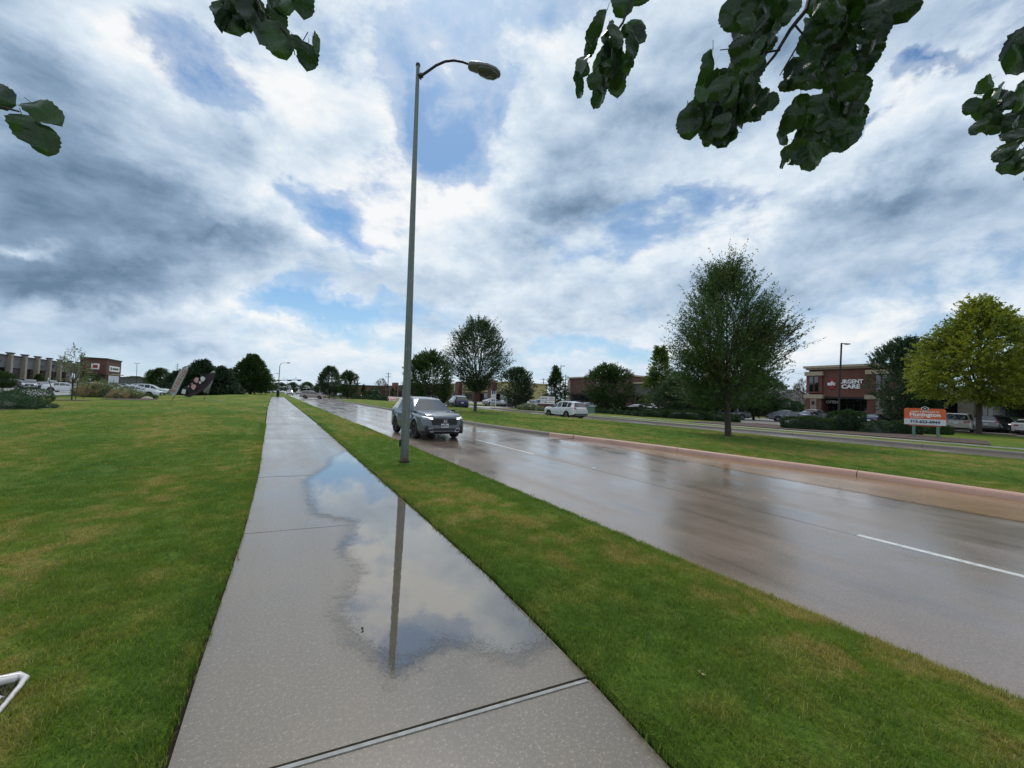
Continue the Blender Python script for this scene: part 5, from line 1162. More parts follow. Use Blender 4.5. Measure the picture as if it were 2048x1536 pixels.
def plate_text(t, txt, kind, front=True, size=.10):
    L = SPEC[kind]['L']; zp = (.50 if kind == 'suv' else SPEC[kind]['st'][0][2]-.28) if front else (.72 if kind != 'sedan' else .62)
    # find plate mesh face position
    for c in t.children:
        if c.name.startswith('license_plate'):
            ys = [v.co.y for v in c.data.vertices]; y = max(ys) if front else min(ys)
            if (y > 0) == front:
                o = text_on('plate_lettering', txt, size, MT['ink'], c, (0, y+(.004 if front else -.004), zp+.062), (R(90), 0, R(180) if front else 0), depth=.003, sx=.62, bold=.002)
                o2 = text_on('plate_lettering', 'TEXAS', .035, MT['ink'], c, (0, y+(.004 if front else -.004), zp+.132), (R(90), 0, R(180) if front else 0), depth=.003, bold=.001)
HEAD_UP, HEAD_DOWN = -31.6, 148.4
# hero
ft = G(863, 882, ROAD_Z)
fr = (G(835, 877, ROAD_Z)+G(905, 875, ROAD_Z))/2
cpos = fr+DU*(1.40+.10)
hero = place_car('suv', 'grey', cpos, 147.5, 'dark grey compact SUV driving toward the camera with headlights lit, beside the lamp post', z=ROAD_Z)
for c in hero.children:
    if c.name.startswith('wheel'):
        for q in c.children:
            if q.name.startswith('rim'):
                q.material_slots[0].link = 'OBJECT'; q.material_slots[0].material = MT['rim_dark']
plate_text(hero, 'MRH·8723', 'suv')
z2 = ROAD_Z+.03
b = at(1132, 768, 37.6); wsuv = place_car('suv', 'white', (b.x, b.y), -31, 'white compact SUV driving away on the far carriageway with red upright tail lights', z=z2)
b = at(917, 768, 55); place_car('suv', 'navy', (b.x, b.y), -22, 'dark navy SUV seen from behind between the grey SUV and the slim median tree', z=z2, sc=1.1)
b = at(627, 768, 88); place_car('minivan', 'beige', (b.x, b.y), 76, 'beige minivan crossing the road through the median opening, side on', z=ROAD_Z)
b = at(581, 768, 138); place_car('suv', 'white', (b.x, b.y), 148, 'white SUV coming from the far crossroads with windows reflecting', z=ROAD_Z, detail=False, sc=1.05, group='cars far up the road')
for px, Y, k, c, lab in ((566, 190, 'sedan', 'silver', 'far silver car left of the white oncoming SUV'), (557, 200, 'suv', 'white', 'far white vehicle second left of the oncoming SUV'), (549, 190, 'sedan', 'white', 'tiny white car near the sidewalk end, right of the two leftmost ones'), (541, 178, 'suv', 'pearl', 'tiny pale car crossing beyond the sidewalk end'), (531, 170, 'minivan', 'white', 'leftmost tiny white van beyond the sidewalk end'), (598, 165, 'sedan', 'gun', 'far dark car between oncoming SUV and minivan')):
    b = at(px, 768, Y); place_car(k, c, (b.x, b.y), 148 if px > 552 else 60, lab, z=ROAD_Z, detail=False, group='cars far up the road')
def park(px, Y, kind, col, head, lab, group, detail=False, z=.02, sc=1.0): b = at(px, 768, Y); return place_car(kind, col, (b.x, b.y), head, lab, z=z, detail=detail, group=group, sc=sc)
GC = 'cars parked beyond the median trees'
for px, Y, k, c, h, lab in ((660, 122, 'sedan', 'white', 60, 'white parked sedan under the round tree beyond the minivan'), (672, 118, 'sedan', 'red', 70, 'dark red parked car right behind the minivan front'), (683, 112, 'pickup', 'white', 58, 'white parked pickup under the darker ragged tree'), (694, 110, 'suv', 'silver', 240, 'silver parked SUV beside the white pickup'),
        (706, 108, 'suv', 'gun', 60, 'dark parked SUV right of the silver one beyond the minivan'), (652, 125, 'suv', 'pearl', 240, 'cream parked SUV at the left end of the far parked row')): park(px, Y, k, c, h, lab, GC)
GR = 'cars parked by the shops across the road'
for px, Y, k, c, h, lab in ((990, 78, 'sedan', 'silver', 60, 'silver parked sedan right behind the small price sign'), (1012, 80, 'sedan', 'red', 240, 'dark red parked car partly behind round tree trunk'), (1027, 74, 'suv', 'white', 58, 'white parked SUV left of the black pickup'), (1046, 72, 'pickup', 'black', 238, 'black parked pickup left of the monument sign'), (1066, 71, 'sedan', 'white', 58, 'white parked sedan directly left of the monument sign'), (1078, 76, 'suv', 'silver', 240, 'pale parked SUV peeking behind the monument sign'),
        (1183, 66, 'sedan', 'gun', 60, 'dark parked sedan right of the white moving SUV'), (1203, 64, 'sedan', 'black', 240, 'black parked sedan behind the first clipped shrubs'), (1226, 63, 'sedan', 'silver', 58, 'silver parked sedan under the dome-shaped tree'), (1283, 60, 'sedan', 'white', 62, 'pale parked sedan with sloping windscreen behind the hedge'), (1318, 64, 'suv', 'white', 60, 'white parked SUV low behind the hedge under the yellow-green tree')): park(px, Y, k, c, h, lab, GR)
park(1460, 50, 'sedan', 'black', -62, 'black parked sedan behind the trunk of the tall median elm', GR, True)
park(1582, 47, 'sedan', 'gun', 118, 'dark sedan parked side on behind the low loose hedge', GR, True)
park(1616, 51, 'sedan', 'silver', 240, 'silver parked car directly right of the side-on dark sedan', GR, True)
park(1634, 54, 'suv', 'white', 58, 'white parked car whose roof shows behind the silver sedan', GR)
park(1722, 52, 'suv', 'white', 240, 'white SUV roof showing above the square clipped hedge', GR, True)
park(1668, 56, 'sedan', 'silver', 240, 'pale car roof just visible left above the square hedge', GR)
park(1752, 43.5, 'sedan', 'navy', 58, 'deep blue parked sedan seen from behind right of the square hedge', GR, True)
park(1778, 46, 'sedan', 'black', 240, 'black parked sedan between the blue one and the grey one', GR, True)
park(1806, 47.5, 'sedan', 'gun', 60, 'dark grey parked sedan left of the orange sign', GR, True)
mv = park(1921, 37.4, 'minivan', 'pearl', 56, 'pearl white minivan parked facing the shops, rear window toward the road', GR, True, z=.1)
park(1972, 40.5, 'suv', 'silver', 52, 'silver SUV parked just right of the oak trunk', GR, True, z=.05)
park(2000, 40.5, 'suv', 'black', 232, 'black SUV parked right of the silver one', GR, True, z=.05)
park(2058, 36.5, 'sedan', 'white', 58, 'white parked sedan cut off by the right edge of the photo', GR, True, z=.08)
GL = 'cars parked by the left strip mall'
park(136, 57, 'sedan', 'white', 62, 'white sedan parked side on behind the staked sapling', GL, True, z=.03)
park(276, 49, 'sedan', 'white', 66, 'white sedan parked nearest the dark evergreens, bonnet toward them', GL, True, z=.03)
for px, Y, k, c, h, lab in ((300, 60, 'suv', 'white', 60, 'white SUV behind the sedan nearest the evergreens'), (200, 74, 'suv', 'white', 70, 'white SUV behind the ornamental bed'), (216, 80, 'sedan', 'pearl', 60, 'pale sedan right behind the white SUV at the bed'), (60, 68, 'suv', 'silver', 130, 'silver SUV facing the lawn, in front of the mall piers'), (85, 70, 'sedan', 'gun', 130, 'grey sedan right of the silver SUV before the mall'), (104, 80, 'suv', 'white', 125, 'white SUV behind the white sedan at the sapling'),
        (14, 70, 'suv', 'black', 60, 'black van-like vehicle at the left edge of the photo'), (35, 71, 'suv', 'gun', 60, 'dark SUV second from the left edge of the photo'), (238, 100, 'sedan', 'red', 60, 'dark red car in the middle rows of the left car park'), (248, 112, 'suv', 'gun', 60, 'dark SUV in the middle rows of the left car park'), (262, 120, 'sedan', 'silver', 60, 'silver sedan in the far rows of the left car park'), (228, 118, 'pickup', 'black', 60, 'black pickup in the far rows of the left car park'), (172, 84, 'sedan', 'silver', 60, 'silver car seen through the leaves of the sapling')):
    park(px, Y, k, c, h, lab, GL, z=.03)
# ------------------------------------------------------------------ lamp posts, signs, poles
def pole_base(px, py, z=0.0): return G(px, py, z)
base = G(808, 925, .03); topp = at(836, 131, base.y)
lp = thing('street_lamp', 'tall weathered grey lamp post with curved arm standing on the grass verge', 'street lamp', base)
tv = topp-base
mb = MB(); mb.tube([(0, 0, -.1), (0, 0, .35), tv*.5, tv], [.098, .096, .072, .042], n=16); mb.build('post', MT['pole'], lp, smooth=50)
mb = MB(); mb.tube([tv*.999, tv*1.004], [.055, .05], n=14); mb.v.append(tuple(tv*1.008)); mb.build('post_cap', MT['dark_metal'], lp, smooth=50)
mb = MB(); mb.lathe([(.12, -.02), (.12, .03), (.105, .05)], n=16); mb.build('base_collar', MT['soil'], lp)
hh = Vector((-.085, -.06, .42)); mb = MB(); mb.box((-.09, -.045, .45), (.05, .06, .16)); mb.build('handhole_cover', MT['dark_metal'], lp)
A0 = at(840, 153, base.y)-base
def arm_pt(px, py): return at(px, py, base.y+.25*(px-840)/150*.6)-base
armp = [A0, arm_pt(855, 143), arm_pt(872, 131), arm_pt(890, 123), arm_pt(908, 121), arm_pt(925, 124), arm_pt(942, 130)]
mb = MB(); mb.tube(armp, [.032, .03, .029, .028, .027, .026, .025], n=12); mb.build('arm', MT['dark_metal'], lp, smooth=60)
mb = MB(); mb.tube([A0-Vector((.05, 0, 0)), A0+Vector((.07, 0, .03))], .05, n=10); mb.tube([A0+Vector((.02, 0, -.07)), A0+Vector((.02, 0, .09))], .02, n=8); mb.build('arm_bracket', MT['dark_metal'], lp, smooth=60)
h0 = arm_pt(937, 131); h1 = arm_pt(1001, 150); ax = (h1-h0); HL = ax.length; ax.normalize()
side = Vector((0, 1, 0)); side = (side-ax*side.dot(ax)).normalized(); upv = ax.cross(side)*-1
if upv.z < 0: upv = -upv
def head_loft(prof, z_off):   # prof: (t, halfwidth, top, bottom)
    vs = []; n = 14
    for t, w, tp, bt in prof:
        for k in range(n):
            a = 2*math.pi*k/n; z = (tp if math.sin(a) > 0 else bt)*abs(math.sin(a)); p = h0+ax*(t*HL)+side*(math.cos(a)*w)+upv*(z*(1 if math.sin(a) > 0 else -1)+z_off); vs.append(p)
    m = len(prof); fs = [(i*n+j, i*n+(j+1) % n, (i+1)*n+(j+1) % n, (i+1)*n+j) for i in range(m-1) for j in range(n)]; fs.append(tuple(range(n))); fs.append(tuple((m-1)*n+j for j in range(n)))
    q = MB(); q.add(vs, fs); return q
hd = head_loft([(0, .075, .07, .06), (.06, .11, .10, .09), (.3, .15, .13, .07), (.6, .185, .13, .05), (.85, .16, .10, .05), (.97, .09, .06, .04), (1.0, .03, .02, .02)], 0); hd.build('lamp_head', MT['grey_metal'], lp, smooth=50)
ln = head_loft([(.30, .10, .02, .06), (.40, .14, .02, .11), (.62, .165, .02, .13), (.82, .14, .02, .11), (.94, .07, .02, .05)], -.03); ln.build('lens', pbr('lamp_lens', (.055, .065, .055), .3, coat=.6, var=.2, vscale=12), lp, smooth=60)
def cobra(px, py, Y, toppx, toppy, armpx, label, group):
    b = at(px, 768, Y); b.z = 0; t = at(toppx, toppy, Y); L = thing('street_lamp', label, 'street lamp', b, group=group); tv = t-b
    mb = MB(); mb.tube([(0, 0, 0), tv*.93], [.12, .07], n=8); e = at(armpx, toppy-1, Y)-b
    mb.build('post', MT['grey_metal'], L, smooth=50); mb = MB(); mb.tube([tv*.93, tv*.99+(e-tv)*.12, tv+(e-tv)*.35+Vector((0, 0, .12)), e], [.06, .05, .045, .04], n=6); mb.build('arm', MT['grey_metal'], L, smooth=60)
    mb = MB(); d = (e-tv).normalized(); mb.tube([e-d*.1, e+d*.25, e+d*.7], [.06, .13, .08], n=8); mb.build('lamp_head', MT['grey_metal'], L, smooth=60)
    return L
c2 = cobra(557, 795, 86, 560, 727, 574, 'slender street lamp with curved arm at the far bend of the sidewalk', 'street lamps far up the road')
mb = MB(); mb.box((0, 0, .9), (.45, .4, 1.2)); mb.lathe([(.3, 0), (.3, .3), (.2, .35)], n=10); mb.build('control_box', MT['dark_metal'], c2)
cobra(545, 790, 150, 546, 748, 553, 'smaller street lamp left behind the one at the sidewalk bend', 'street lamps far up the road')
cobra(574, 786, 210, 575, 757, 568, 'faint farthest street lamp above the signal heads', 'street lamps far up the road')
# traffic signal
Y = 132; b = at(532, 768, Y); b.z = 0; sg = thing('traffic_signal', 'horizontal mast arm carrying dark signal heads across the far crossroads', 'traffic light', b)
mb = MB(); mb.tube([(0, 0, 0), (0, 0, 6.2)], [.2, .15], n=10); mb.build('post', MT['dark_metal'], sg)
e = at(603, 759.5, Y)-b; s0 = at(532, 761, Y)-b
mb = MB(); mb.tube([s0, e], [.16, .09], n=8); mb.build('mast_arm', MT['dark_metal'], sg)
for px in (558, 580, 599):
    c = at(px, 761, Y)-b; mb = MB(); mb.box((c.x, c.y-.2, c.z), (1.15 if px != 558 else .95, .28, .42)); hd_ = mb.build('signal_head', MT['dark_metal'], sg)
    for k in (-.33, 0, .33):
        mb = MB(); mb.lathe([(.11, -.0), (.12, -.16), (.10, -.16)], n=10); mb.v = [(x+c.x+k, z_*1.0+c.y-.34, y+c.z) for x, y, z_ in mb.v]; mb.build('visor', MT['plastic'], hd_)
c = at(592, 758, Y)-b; mb = MB(); mb.box((c.x, c.y-.1, c.z+.35), (.12, .3, .35)); mb.build('camera_housing', MT['grey_metal'], sg)
def parking_light(px, Y, topy, label, tilt=0.0, arm=1, w=.075, group='car park light poles', lx=0):
    b = at(px, 768, Y); b.z = 0; t = at(px+lx, topy, Y); L = thing('light_pole', label, 'light pole', b, group=group); tv = t-b
    mb = MB(); mb.box((0, 0, .35), (.5, .5, .7)); mb.build('concrete_base', MT['lot'], L)
    mb = MB(); mb.tube([(0, 0, .6), tv], [w*1.15, w], n=4); mb.build('post', MT['dark_metal'], L)
    mb = MB()
    for s_ in ((1,) if arm == 1 else (1, -1)):
        mb.box((tv.x+s_*.45, tv.y, tv.z-.06), (.34, .2, .07)); mb.box((tv.x+s_*.2, tv.y, tv.z-.05), (.4, .07, .07))
        mb.box((tv.x+s_*.62, tv.y, tv.z-.09), (.36, .34, .09))
    mb.build('lamp_head', MT['dark_metal'], L); return L
parking_light(1677, 40, 686, 'tall black square car park light pole in front of the brick clinic', lx=6, w=.10)
parking_light(1121, 75, 731, 'dark car park light pole beside the pointed tree', lx=1)
parking_light(273, 118, 726, 'slim car park light pole right of the left brick building', arm=2, lx=1)
parking_light(163, 100, 705, 'car park light pole seen behind the staked sapling, right-hand one', arm=2)
parking_light(130, 96, 703, 'car park light pole seen behind the staked sapling, left-hand one', arm=1)
parking_light(1072, 130, 772, 'thin pale light pole left of the pointed tree')
parking_light(715, 96, 766, 'short pale post right of the ragged tree beyond the minivan')
parking_light(1232, 150, 790, 'far light post behind the dome-shaped tree') if False else None
def utility_pole(px, Y, topy, lab, arms=2):
    b = at(px, 768, Y); b.z = 0; H = at(px, topy, Y).z; L = thing('utility_pole', lab, 'utility pole', b, group='utility poles on the skyline'); mb = MB(); mb.tube([(0, 0, 0), (0, 0, H)], [.2, .13], n=6); mb.build('post', MT['bark'], L)
    for k in range(arms):
        mb = MB(); mb.box((0, 0, H-.6-k*1.3), (2.4, .15, .15)); mb.build('crossarm', MT['bark'], L)
    return L
utility_pole(1087, 150, 756, 'utility pole left of the pointed tree')
utility_pole(1131, 140, 749, 'utility pole right of the pointed tree')
utility_pole(776, 170, 745, 'tall mast left of the lamp post')
utility_pole(352, 260, 727, 'twin-armed transmission pole on the skyline above the grey flag', 3)
utility_pole(948, 120, 752, 'pole just left of the slim median tree trunk', 1)
# power lines behind the clinic
def wire(px0, py0, Y0, px1, py1, Y1, lab):
    a, c = at(px0, py0, Y0), at(px1, py1, Y1); mb = MB(); mb.tube([a.lerp(c, k/10)-Vector((0, 0, 2.2*(k/10)*(1-k/10))) for k in range(11)], .022, n=3); tag(mb.build('power_line', MT['plastic']), lab, 'wire', 'power lines above the gable roof')
wire(1560, 742, 120, 1720, 752, 110, 'upper power line left of the clinic'); wire(1560, 752, 120, 1720, 762, 110, 'middle power line left of the clinic'); wire(1560, 762, 120, 1720, 772, 110, 'lower power line left of the clinic')
# orange property sign
sb = (G(1830, 873, .05)+G(1869, 875, .05))/2; sl = thing('property_sign', 'orange and white real estate sign on two green posts in the mulch bed', 'sign', sb, rz=R(-38))
W_, sc_ = 1.96, 27.1/FPX
def Zs(py): return at(1850, py, sb.y).z-sb.z
zt, zb, zm = Zs(817), Zs(850), Zs(838)
mb = MB(); r_ = .14; pts = [(-W_/2, zm)]
for cx, a0 in ((-W_/2+r_, 180), (W_/2-r_, 90)):
    for k in range(7): a = R(a0-k*15); pts.append((cx+r_*math.cos(a), zt-r_+r_*math.sin(a)))
pts.append((W_/2, zm))
def plate_xz(name, pts, y0, y1, mat, parent):
    m = MB(); n = len(pts); m.add([(x, y0, z) for x, z in pts]+[(x, y1, z) for x, z in pts], [tuple(range(n)), tuple(range(2*n-1, n-1, -1))]+[(i, n+i, n+(i+1) % n, (i+1) % n) for i in range(n)]); return m.build(name, mat, parent)
plate_xz('orange_panel', pts, -.05, .05, MT['orange'], sl)
plate_xz('phone_panel', [(-W_/2, zb), (-W_/2, zm-.006), (W_/2, zm-.006), (W_/2, zb)], -.05, .05, MT['plate'], sl)
mb = MB(); mb.box((0, 0, zb-.05), (1.5, .06, .05)); mb.build('lower_rail', MT['orange'], sl)
for x in (-.52, .62): mb = MB(); mb.box((x, .0, (zb-.1)/2-.02), (.14, .12, zb+.05)); mb.build('post', MT['green_box'], sl)
hexp = [(.20*math.cos(R(30+60*k)), zt-.02+.155*math.sin(R(30+60*k))) for k in range(6)]
plate_xz('badge_rim', [(x*1.0, z) for x, z in hexp], -.075, -.052, MT['letter_white'], sl); plate_xz('badge', [(x*.80, (z-zt+.02)*.80+zt-.02) for x, z in hexp], -.084, -.076, MT['plastic'], sl)
plate_xz('badge_mark', [(-.05, zt-.06), (-.05, zt+.02), (0, zt-.01), (.05, zt+.02), (.05, zt-.06), (0, zt-.03)], -.09, -.085, MT['letter_white'], sl)
text_on('lettering', 'LEASED & MANAGED BY', .125, MT['letter_white'], sl, (0, -.056, zt-.235), (R(90), 0, 0), .01, .003)
text_on('lettering', 'Hunington', .36, MT['letter_white'], sl, (0, -.056, zt-.43), (R(90), 0, 0), .01, .012, sx=.96)
text_on('lettering', 'PROPERTIES, INC.', .085, MT['letter_white'], sl, (-.38, -.056, zt-.63), (R(90), 0, 0), .01, .002)
text_on('lettering', '713-623-6944', .25, MT['sign_blue'], sl, (0, -.056, (zb+zm)/2), (R(90), 0, 0), .01, .010)
# white monument sign
b = at(1096, 768, 57); b.z = 0; ms = thing('monument_sign', 'white two-line monument sign on a dark brick base beside the white SUV', 'sign', b, rz=R(-5)); z0, z1 = at(1096, 808, 57).z, at(1096, 793, 57).z
mb = MB(); mb.box((0, 0, z0/2), (2.9, .6, z0)); mb.build('brick_base', MT['brick_dark'], ms)
for k, (za, zb_) in enumerate(((z0+.02, (z0+z1)/2-.02), ((z0+z1)/2+.02, z1))):
    mb = MB(); mb.box((0, 0, (za+zb_)/2), (2.15, .3, zb_-za)); pn = mb.build('panel', MT['letter_white'], ms)
    mk = MB(); w_ = (zb_-za)
    for x0, x1, zo, hh_ in (((-.95, -.05, .5, .30), (.2, .95, .62, .12), (.2, .95, .34, .14)) if k else ((-.95, -.55, .66, .10), (-.45, -.05, .5, .3), (.15, .8, .5, .12))):
        n_ = max(3, int((x1-x0)/.13))
        for q_ in range(n_): mk.box((x0+(x1-x0)*(q_+.5)/n_, -.158, za+w_*zo), ((x1-x0)/n_*.68, .012, w_*hh_*(1 if q_ % 3 else .8)))
    mk.build('lettering', MT['sign_blue'], pn)
# small price sign
b = at(988, 768, 72); b.z = 0; ps = thing('price_sign', 'small white two-post price sign near the parked silver sedan', 'sign', b); zt2 = at(988, 781, 72).z
for x in (-.42, .42): mb = MB(); mb.box((x, 0, zt2/2), (.12, .15, zt2)); mb.build('post', MT['letter_white'], ps)
for k, (txt) in enumerate(('2', '', '')):
    zc = zt2-.4-k*.52; mb = MB(); mb.box((0, 0, zc), (.72, .1, .46 if k else .6)); pn = mb.build('panel', MT['sign_blue'] if k == 0 else MT['letter_white'], ps)
    if txt: text_on('lettering', txt, .6, MT['letter_white'], pn, (0, -.06, zc), (R(90), 0, 0), .01, .01)
# green utility cabinet
b = at(1183, 768, 52.5); b.z = 0; ub_ = thing('utility_box', 'pale green transformer cabinet right of the white moving SUV', 'utility box', b, rz=R(-25)); mb = MB(); mb.box((0, 0, .05), (1.25, 1.1, .12)); mb.build('pad', MT['lot'], ub_)
mb = MB(); mb.box((0, .05, .5), (1.05, .85, .8)); mb.build('cabinet', MT['green_box'], ub_); mb = MB(); mb.box((0, -.02, .93), (1.1, .95, .06), taper=.94); mb.build('lid', MT['green_box'], ub_)
mb = MB(); mb.box((-.26, -.385, .48), (.5, .02, .7)); mb.box((.26, -.385, .48), (.5, .02, .7)); mb.build('doors', MT['green_box'], ub_)
# pale umbrella and cart beyond the far median tip
b = at(785, 768, 88); b.z = 0; um = thing('patio_umbrella', 'faded pink and white umbrella beyond the far median shrubs', 'umbrella', b); zc = at(785, 794, 88).z
mb = MB(); mb.tube([(0, 0, 0), (0, 0, zc)], .04, n=6); mb.build('pole', MT['grey_metal'], um); mb = MB(); mb.lathe([(0, zc+.1), (.7, zc-.15), (1.25, zc-.55), (1.2, zc-.6)], n=8); mb.build('canopy', MT['banner_pink'], um)
# feather banners ---------------------------------------------------------
def flag(name, label, pts, Y, mat, polepts, thick=.012, bend=.25, wobble=.05, mirror_lettering=None):
    """pts: rows of (left px,py, right px,py) down the cloth; built as a sagging sheet hung from a bent pole"""
    b = at(polepts[0][0], 768, Y); b.z = 0; F_ = thing(name, label, 'banner flag', b)
    mb = MB(); mb.tube([at(px, py, Y)-b for px, py in polepts], [.022]*(len(polepts)-1)+[.008], n=6); mb.build('pole', MT['plastic'], F_, smooth=60)
    n = 6; vs = []
    for i, (lx, ly, rx, ry) in enumerate(pts):
        for j in range(n+1):
            t = j/n; dy = wobble*math.sin(t*5+i*1.1)+bend*math.sin(t*3.1)*.3; q = at(lx+(rx-lx)*t, ly+(ry-ly)*t, Y+dy)-b; vs.append(q)
    k = len(pts); fs = [(i*(n+1)+j, i*(n+1)+j+1, (i+1)*(n+1)+j+1, (i+1)*(n+1)+j) for i in range(k-1) for j in range(n)]
    m2 = MB(); o = len(vs); m2.add(vs+[q+Vector((0, thick, 0)) for q in vs], fs+[tuple(x+o for x in f)[::-1] for f in fs])
    edge = [j for j in range(n+1)]+[i*(n+1)+n for i in range(1, k)]+[(k-1)*(n+1)+j for j in range(n-1, -1, -1)]+[i*(n+1) for i in range(k-2, 0, -1)]
    m2.add([m2.v[x] for x in edge]+[m2.v[x+o] for x in edge], [(i, (i+1) % len(edge), len(edge)+(i+1) % len(edge), len(edge)+i) for i in range(len(edge))])
    m2.build('cloth', mat, F_, smooth=60); return F_, b
Yf = 40
f1, b1 = flag('feather_flag', 'grey feather flag with orange vertical lettering leaning on the lawn', [(371, 732, 376, 732), (365, 735, 377, 737), (358, 745, 375.5, 743), (352, 757, 371, 753), (345, 771, 364, 766), (341, 783, 357, 780), (338, 793, 351, 790)], Yf, MT['banner_grey'], [(342, 803), (346, 797), (353, 787), (364, 765), (373, 747), (377, 736), (375, 731)])
for i, ch in enumerate('GIDEON'):
    px = 347.5+i*4.2; py = 781.5-i*7.7; c = at(px, py, Yf-.14)-b1
    text_on('lettering', ch, .50, MT['banner_red'], f1, c, (R(90), R(-62), 0), .01, .008, sx=1.0)
f2, b2 = flag('banner_flag', 'black wind-blown banner with pink and white pictures, in front of the evergreens', [(415, 747, 431, 745), (399, 754, 427, 757), (383, 764, 419, 768), (369, 775, 407, 780), (361, 783, 392, 789), (366, 790, 378, 795)], 42, MT['banner_black'], [(372, 796), (371, 793), (373, 790)])
for i, (px, py, s_, m, r_) in enumerate(((393, 760, .26, 'banner_pink', .6), (405, 758, .25, 'plate', .2), (387, 774, .26, 'banner_pink', .9), (400, 765, .12, 'plate', 0), (368, 783, .30, 'plate', .7), (384, 768, .08, 'banner_pink', 0), (377, 773, .07, 'banner_pink', 0))):
    c = at(px, py, 41.8)-b2; m2 = MB(); k = 9 if i != 4 else 4; m2.add([(c.x+s_*math.cos(6.283*j/k+r_)*(1+.25*math.sin(j*2.2+i)), c.y+dy, c.z+s_*1.15*math.sin(6.283*j/k+r_)) for dy in (0, .012) for j in range(k)], [tuple(range(k)), tuple(range(2*k-1, k-1, -1))]+[(j, (j+1) % k, k+(j+1) % k, k+j) for j in range(k)]); m2.build('picture', MT[m], f2)
f3, b3 = flag('feather_flag', 'pale feather flag with a notched black top behind the black banner', [(424, 742, 429, 741.5), (418, 748, 431, 744), (416, 757, 428, 756), (411, 768, 425, 766), (408, 777, 421, 776), (406, 784, 416, 787)], 43, MT['banner_grey'], [(408, 800), (412, 786), (421, 776), (428, 756), (431, 746), (428, 741)])
c = at(415, 751, 42.8)-b3; m2 = MB(); m2.box((c.x, c.y, c.z), (.42, .02, .5)); m2.build('black_print', MT['banner_black'], f3)
# frame of a yard sign at the bottom left
def gp(px, py, z): return G(px, py, z)
c0 = gp(45, 1352, .06); ys = thing('sign_frame', 'white framed dark yard sign corner lying on the grass at the bottom left edge', 'sign frame', (c0.x, c0.y, 0)); q = [gp(-60, 1372, .10), gp(0, 1359, .08), gp(36, 1351, .06), gp(50, 1357, .05), gp(40, 1372, .05), gp(0, 1420, .04), gp(-60, 1490, .04)]
mb = MB(); mb.tube([p_-Vector((c0.x, c0.y, 0)) for p_ in q], [.016, .018, .019, .017, .012, .011, .011], n=10); mb.build('tube', MT['ply'], ys, smooth=60)
mb = MB(); mb.tube([p_-Vector((c0.x, c0.y, 0)) for p_ in (gp(-60, 1378, .12), gp(-10, 1366, .10), gp(30, 1357, .075))], .017, n=8); mb.build('second_tube', MT['ply'], ys, smooth=60)
mb = MB(); mb.tube([p_-Vector((c0.x, c0.y, 0)) for p_ in (gp(-60, 1400, .03), gp(-20, 1398, .03), (gp(3, 1401, .03)))], [.02, .02, .016], n=8); mb.build('foot', MT['ply'], ys, smooth=60)
mb = MB(); pn_ = [p_-Vector((c0.x, c0.y, 0)) for p_ in (gp(-60, 1386, .055), gp(34, 1362, .045), gp(-4, 1416, .035), gp(-60, 1480, .035))]; mb.add(pn_+[q_-Vector((0, 0, .008)) for q_ in pn_], [(0, 1, 2, 3), (7, 6, 5, 4), (0, 4, 5, 1), (1, 5, 6, 2), (2, 6, 7, 3), (3, 7, 4, 0)]); mb.build('dark_panel', MT['plastic'], ys)
mb = MB(); mb.lathe([(.45, 0), (.45, .03), (0, .04)], n=14); mb.v = [(x*1.5, y*.6, z) for x, y, z in mb.v]; b = G(437, 801.5, .03)
o = mb.build('manhole_cover', MT['lot'], loc=b); tag(o, 'pale flat cover set in the far lawn behind the flags', 'cover')
mb = MB(); mb.lathe([(.5, 0), (.48, .18), (.2, .30), (0, .32)], n=9); b = at(296, 768, 41.8); b.z = 0; tag(mb.build('boulder', MT['stone'], loc=b, smooth=60), 'pale landscape rock at the right end of the ornamental bed', 'rock')
# ------------------------------------------------------------------ buildings
def bframe(name, label, u, v, rz, cat='building', group=None):
    p = RV(u, v); return thing(name, label, cat, p, rz, group)
def bx(name, par, c, d, mat, **k): mb = MB(); mb.box(c, d, **k); return mb.build(name, mat, par)
# right-hand row: local x runs toward the camera along the road (facade faces -v), local y goes away from the road
FR = ROADROT - R(90)          # local +x -> -DU , local +y -> +DV
def front_building(name, label, u_far, v, length, H, depth, wall, rz=FR): 
    B = bframe(name, label, u_far, v, rz); return B
# --- brick clinic
uA = uv_of(at(1618, 768, 55))[0]; vA = 65.0
clinic = bframe('brick_clinic', 'two-tone red brick urgent care clinic with tan cornice and lit white lettering', uA, vA, FR, 'building')
HA = at(1618, 737, 55).z; LA = 13.4
def fx(px):
    d = raydir(px, 790); k = d.x*DV.x+d.y*DV.y; return uA-(d.x*DU.x+d.y*DU.y)*vA/k
zs = lambda py, Y=55, px=1640: at(px, py, Y).z
dz = at(1690, 793, 50).z      # top of shopfront opening
LA = fx(1734)+3.1
bx('wall', clinic, (LA/2, 8, (dz+HA)/2), (LA, 16, HA-dz), MT['brick_red'])
bx('wall', clinic, (.75, 8.2, dz/2), (1.5, 15.6, dz), MT['brick_red']); LA = fx(1734)+3.1
bx('wall', clinic, (LA-1.5, 8.2, dz/2), (3.0, 15.6, dz), MT['brick_red'])
bx('recess_wall', clinic, (LA/2, 9.6, dz/2), (LA-4, 14, dz), MT['brick_dark'])
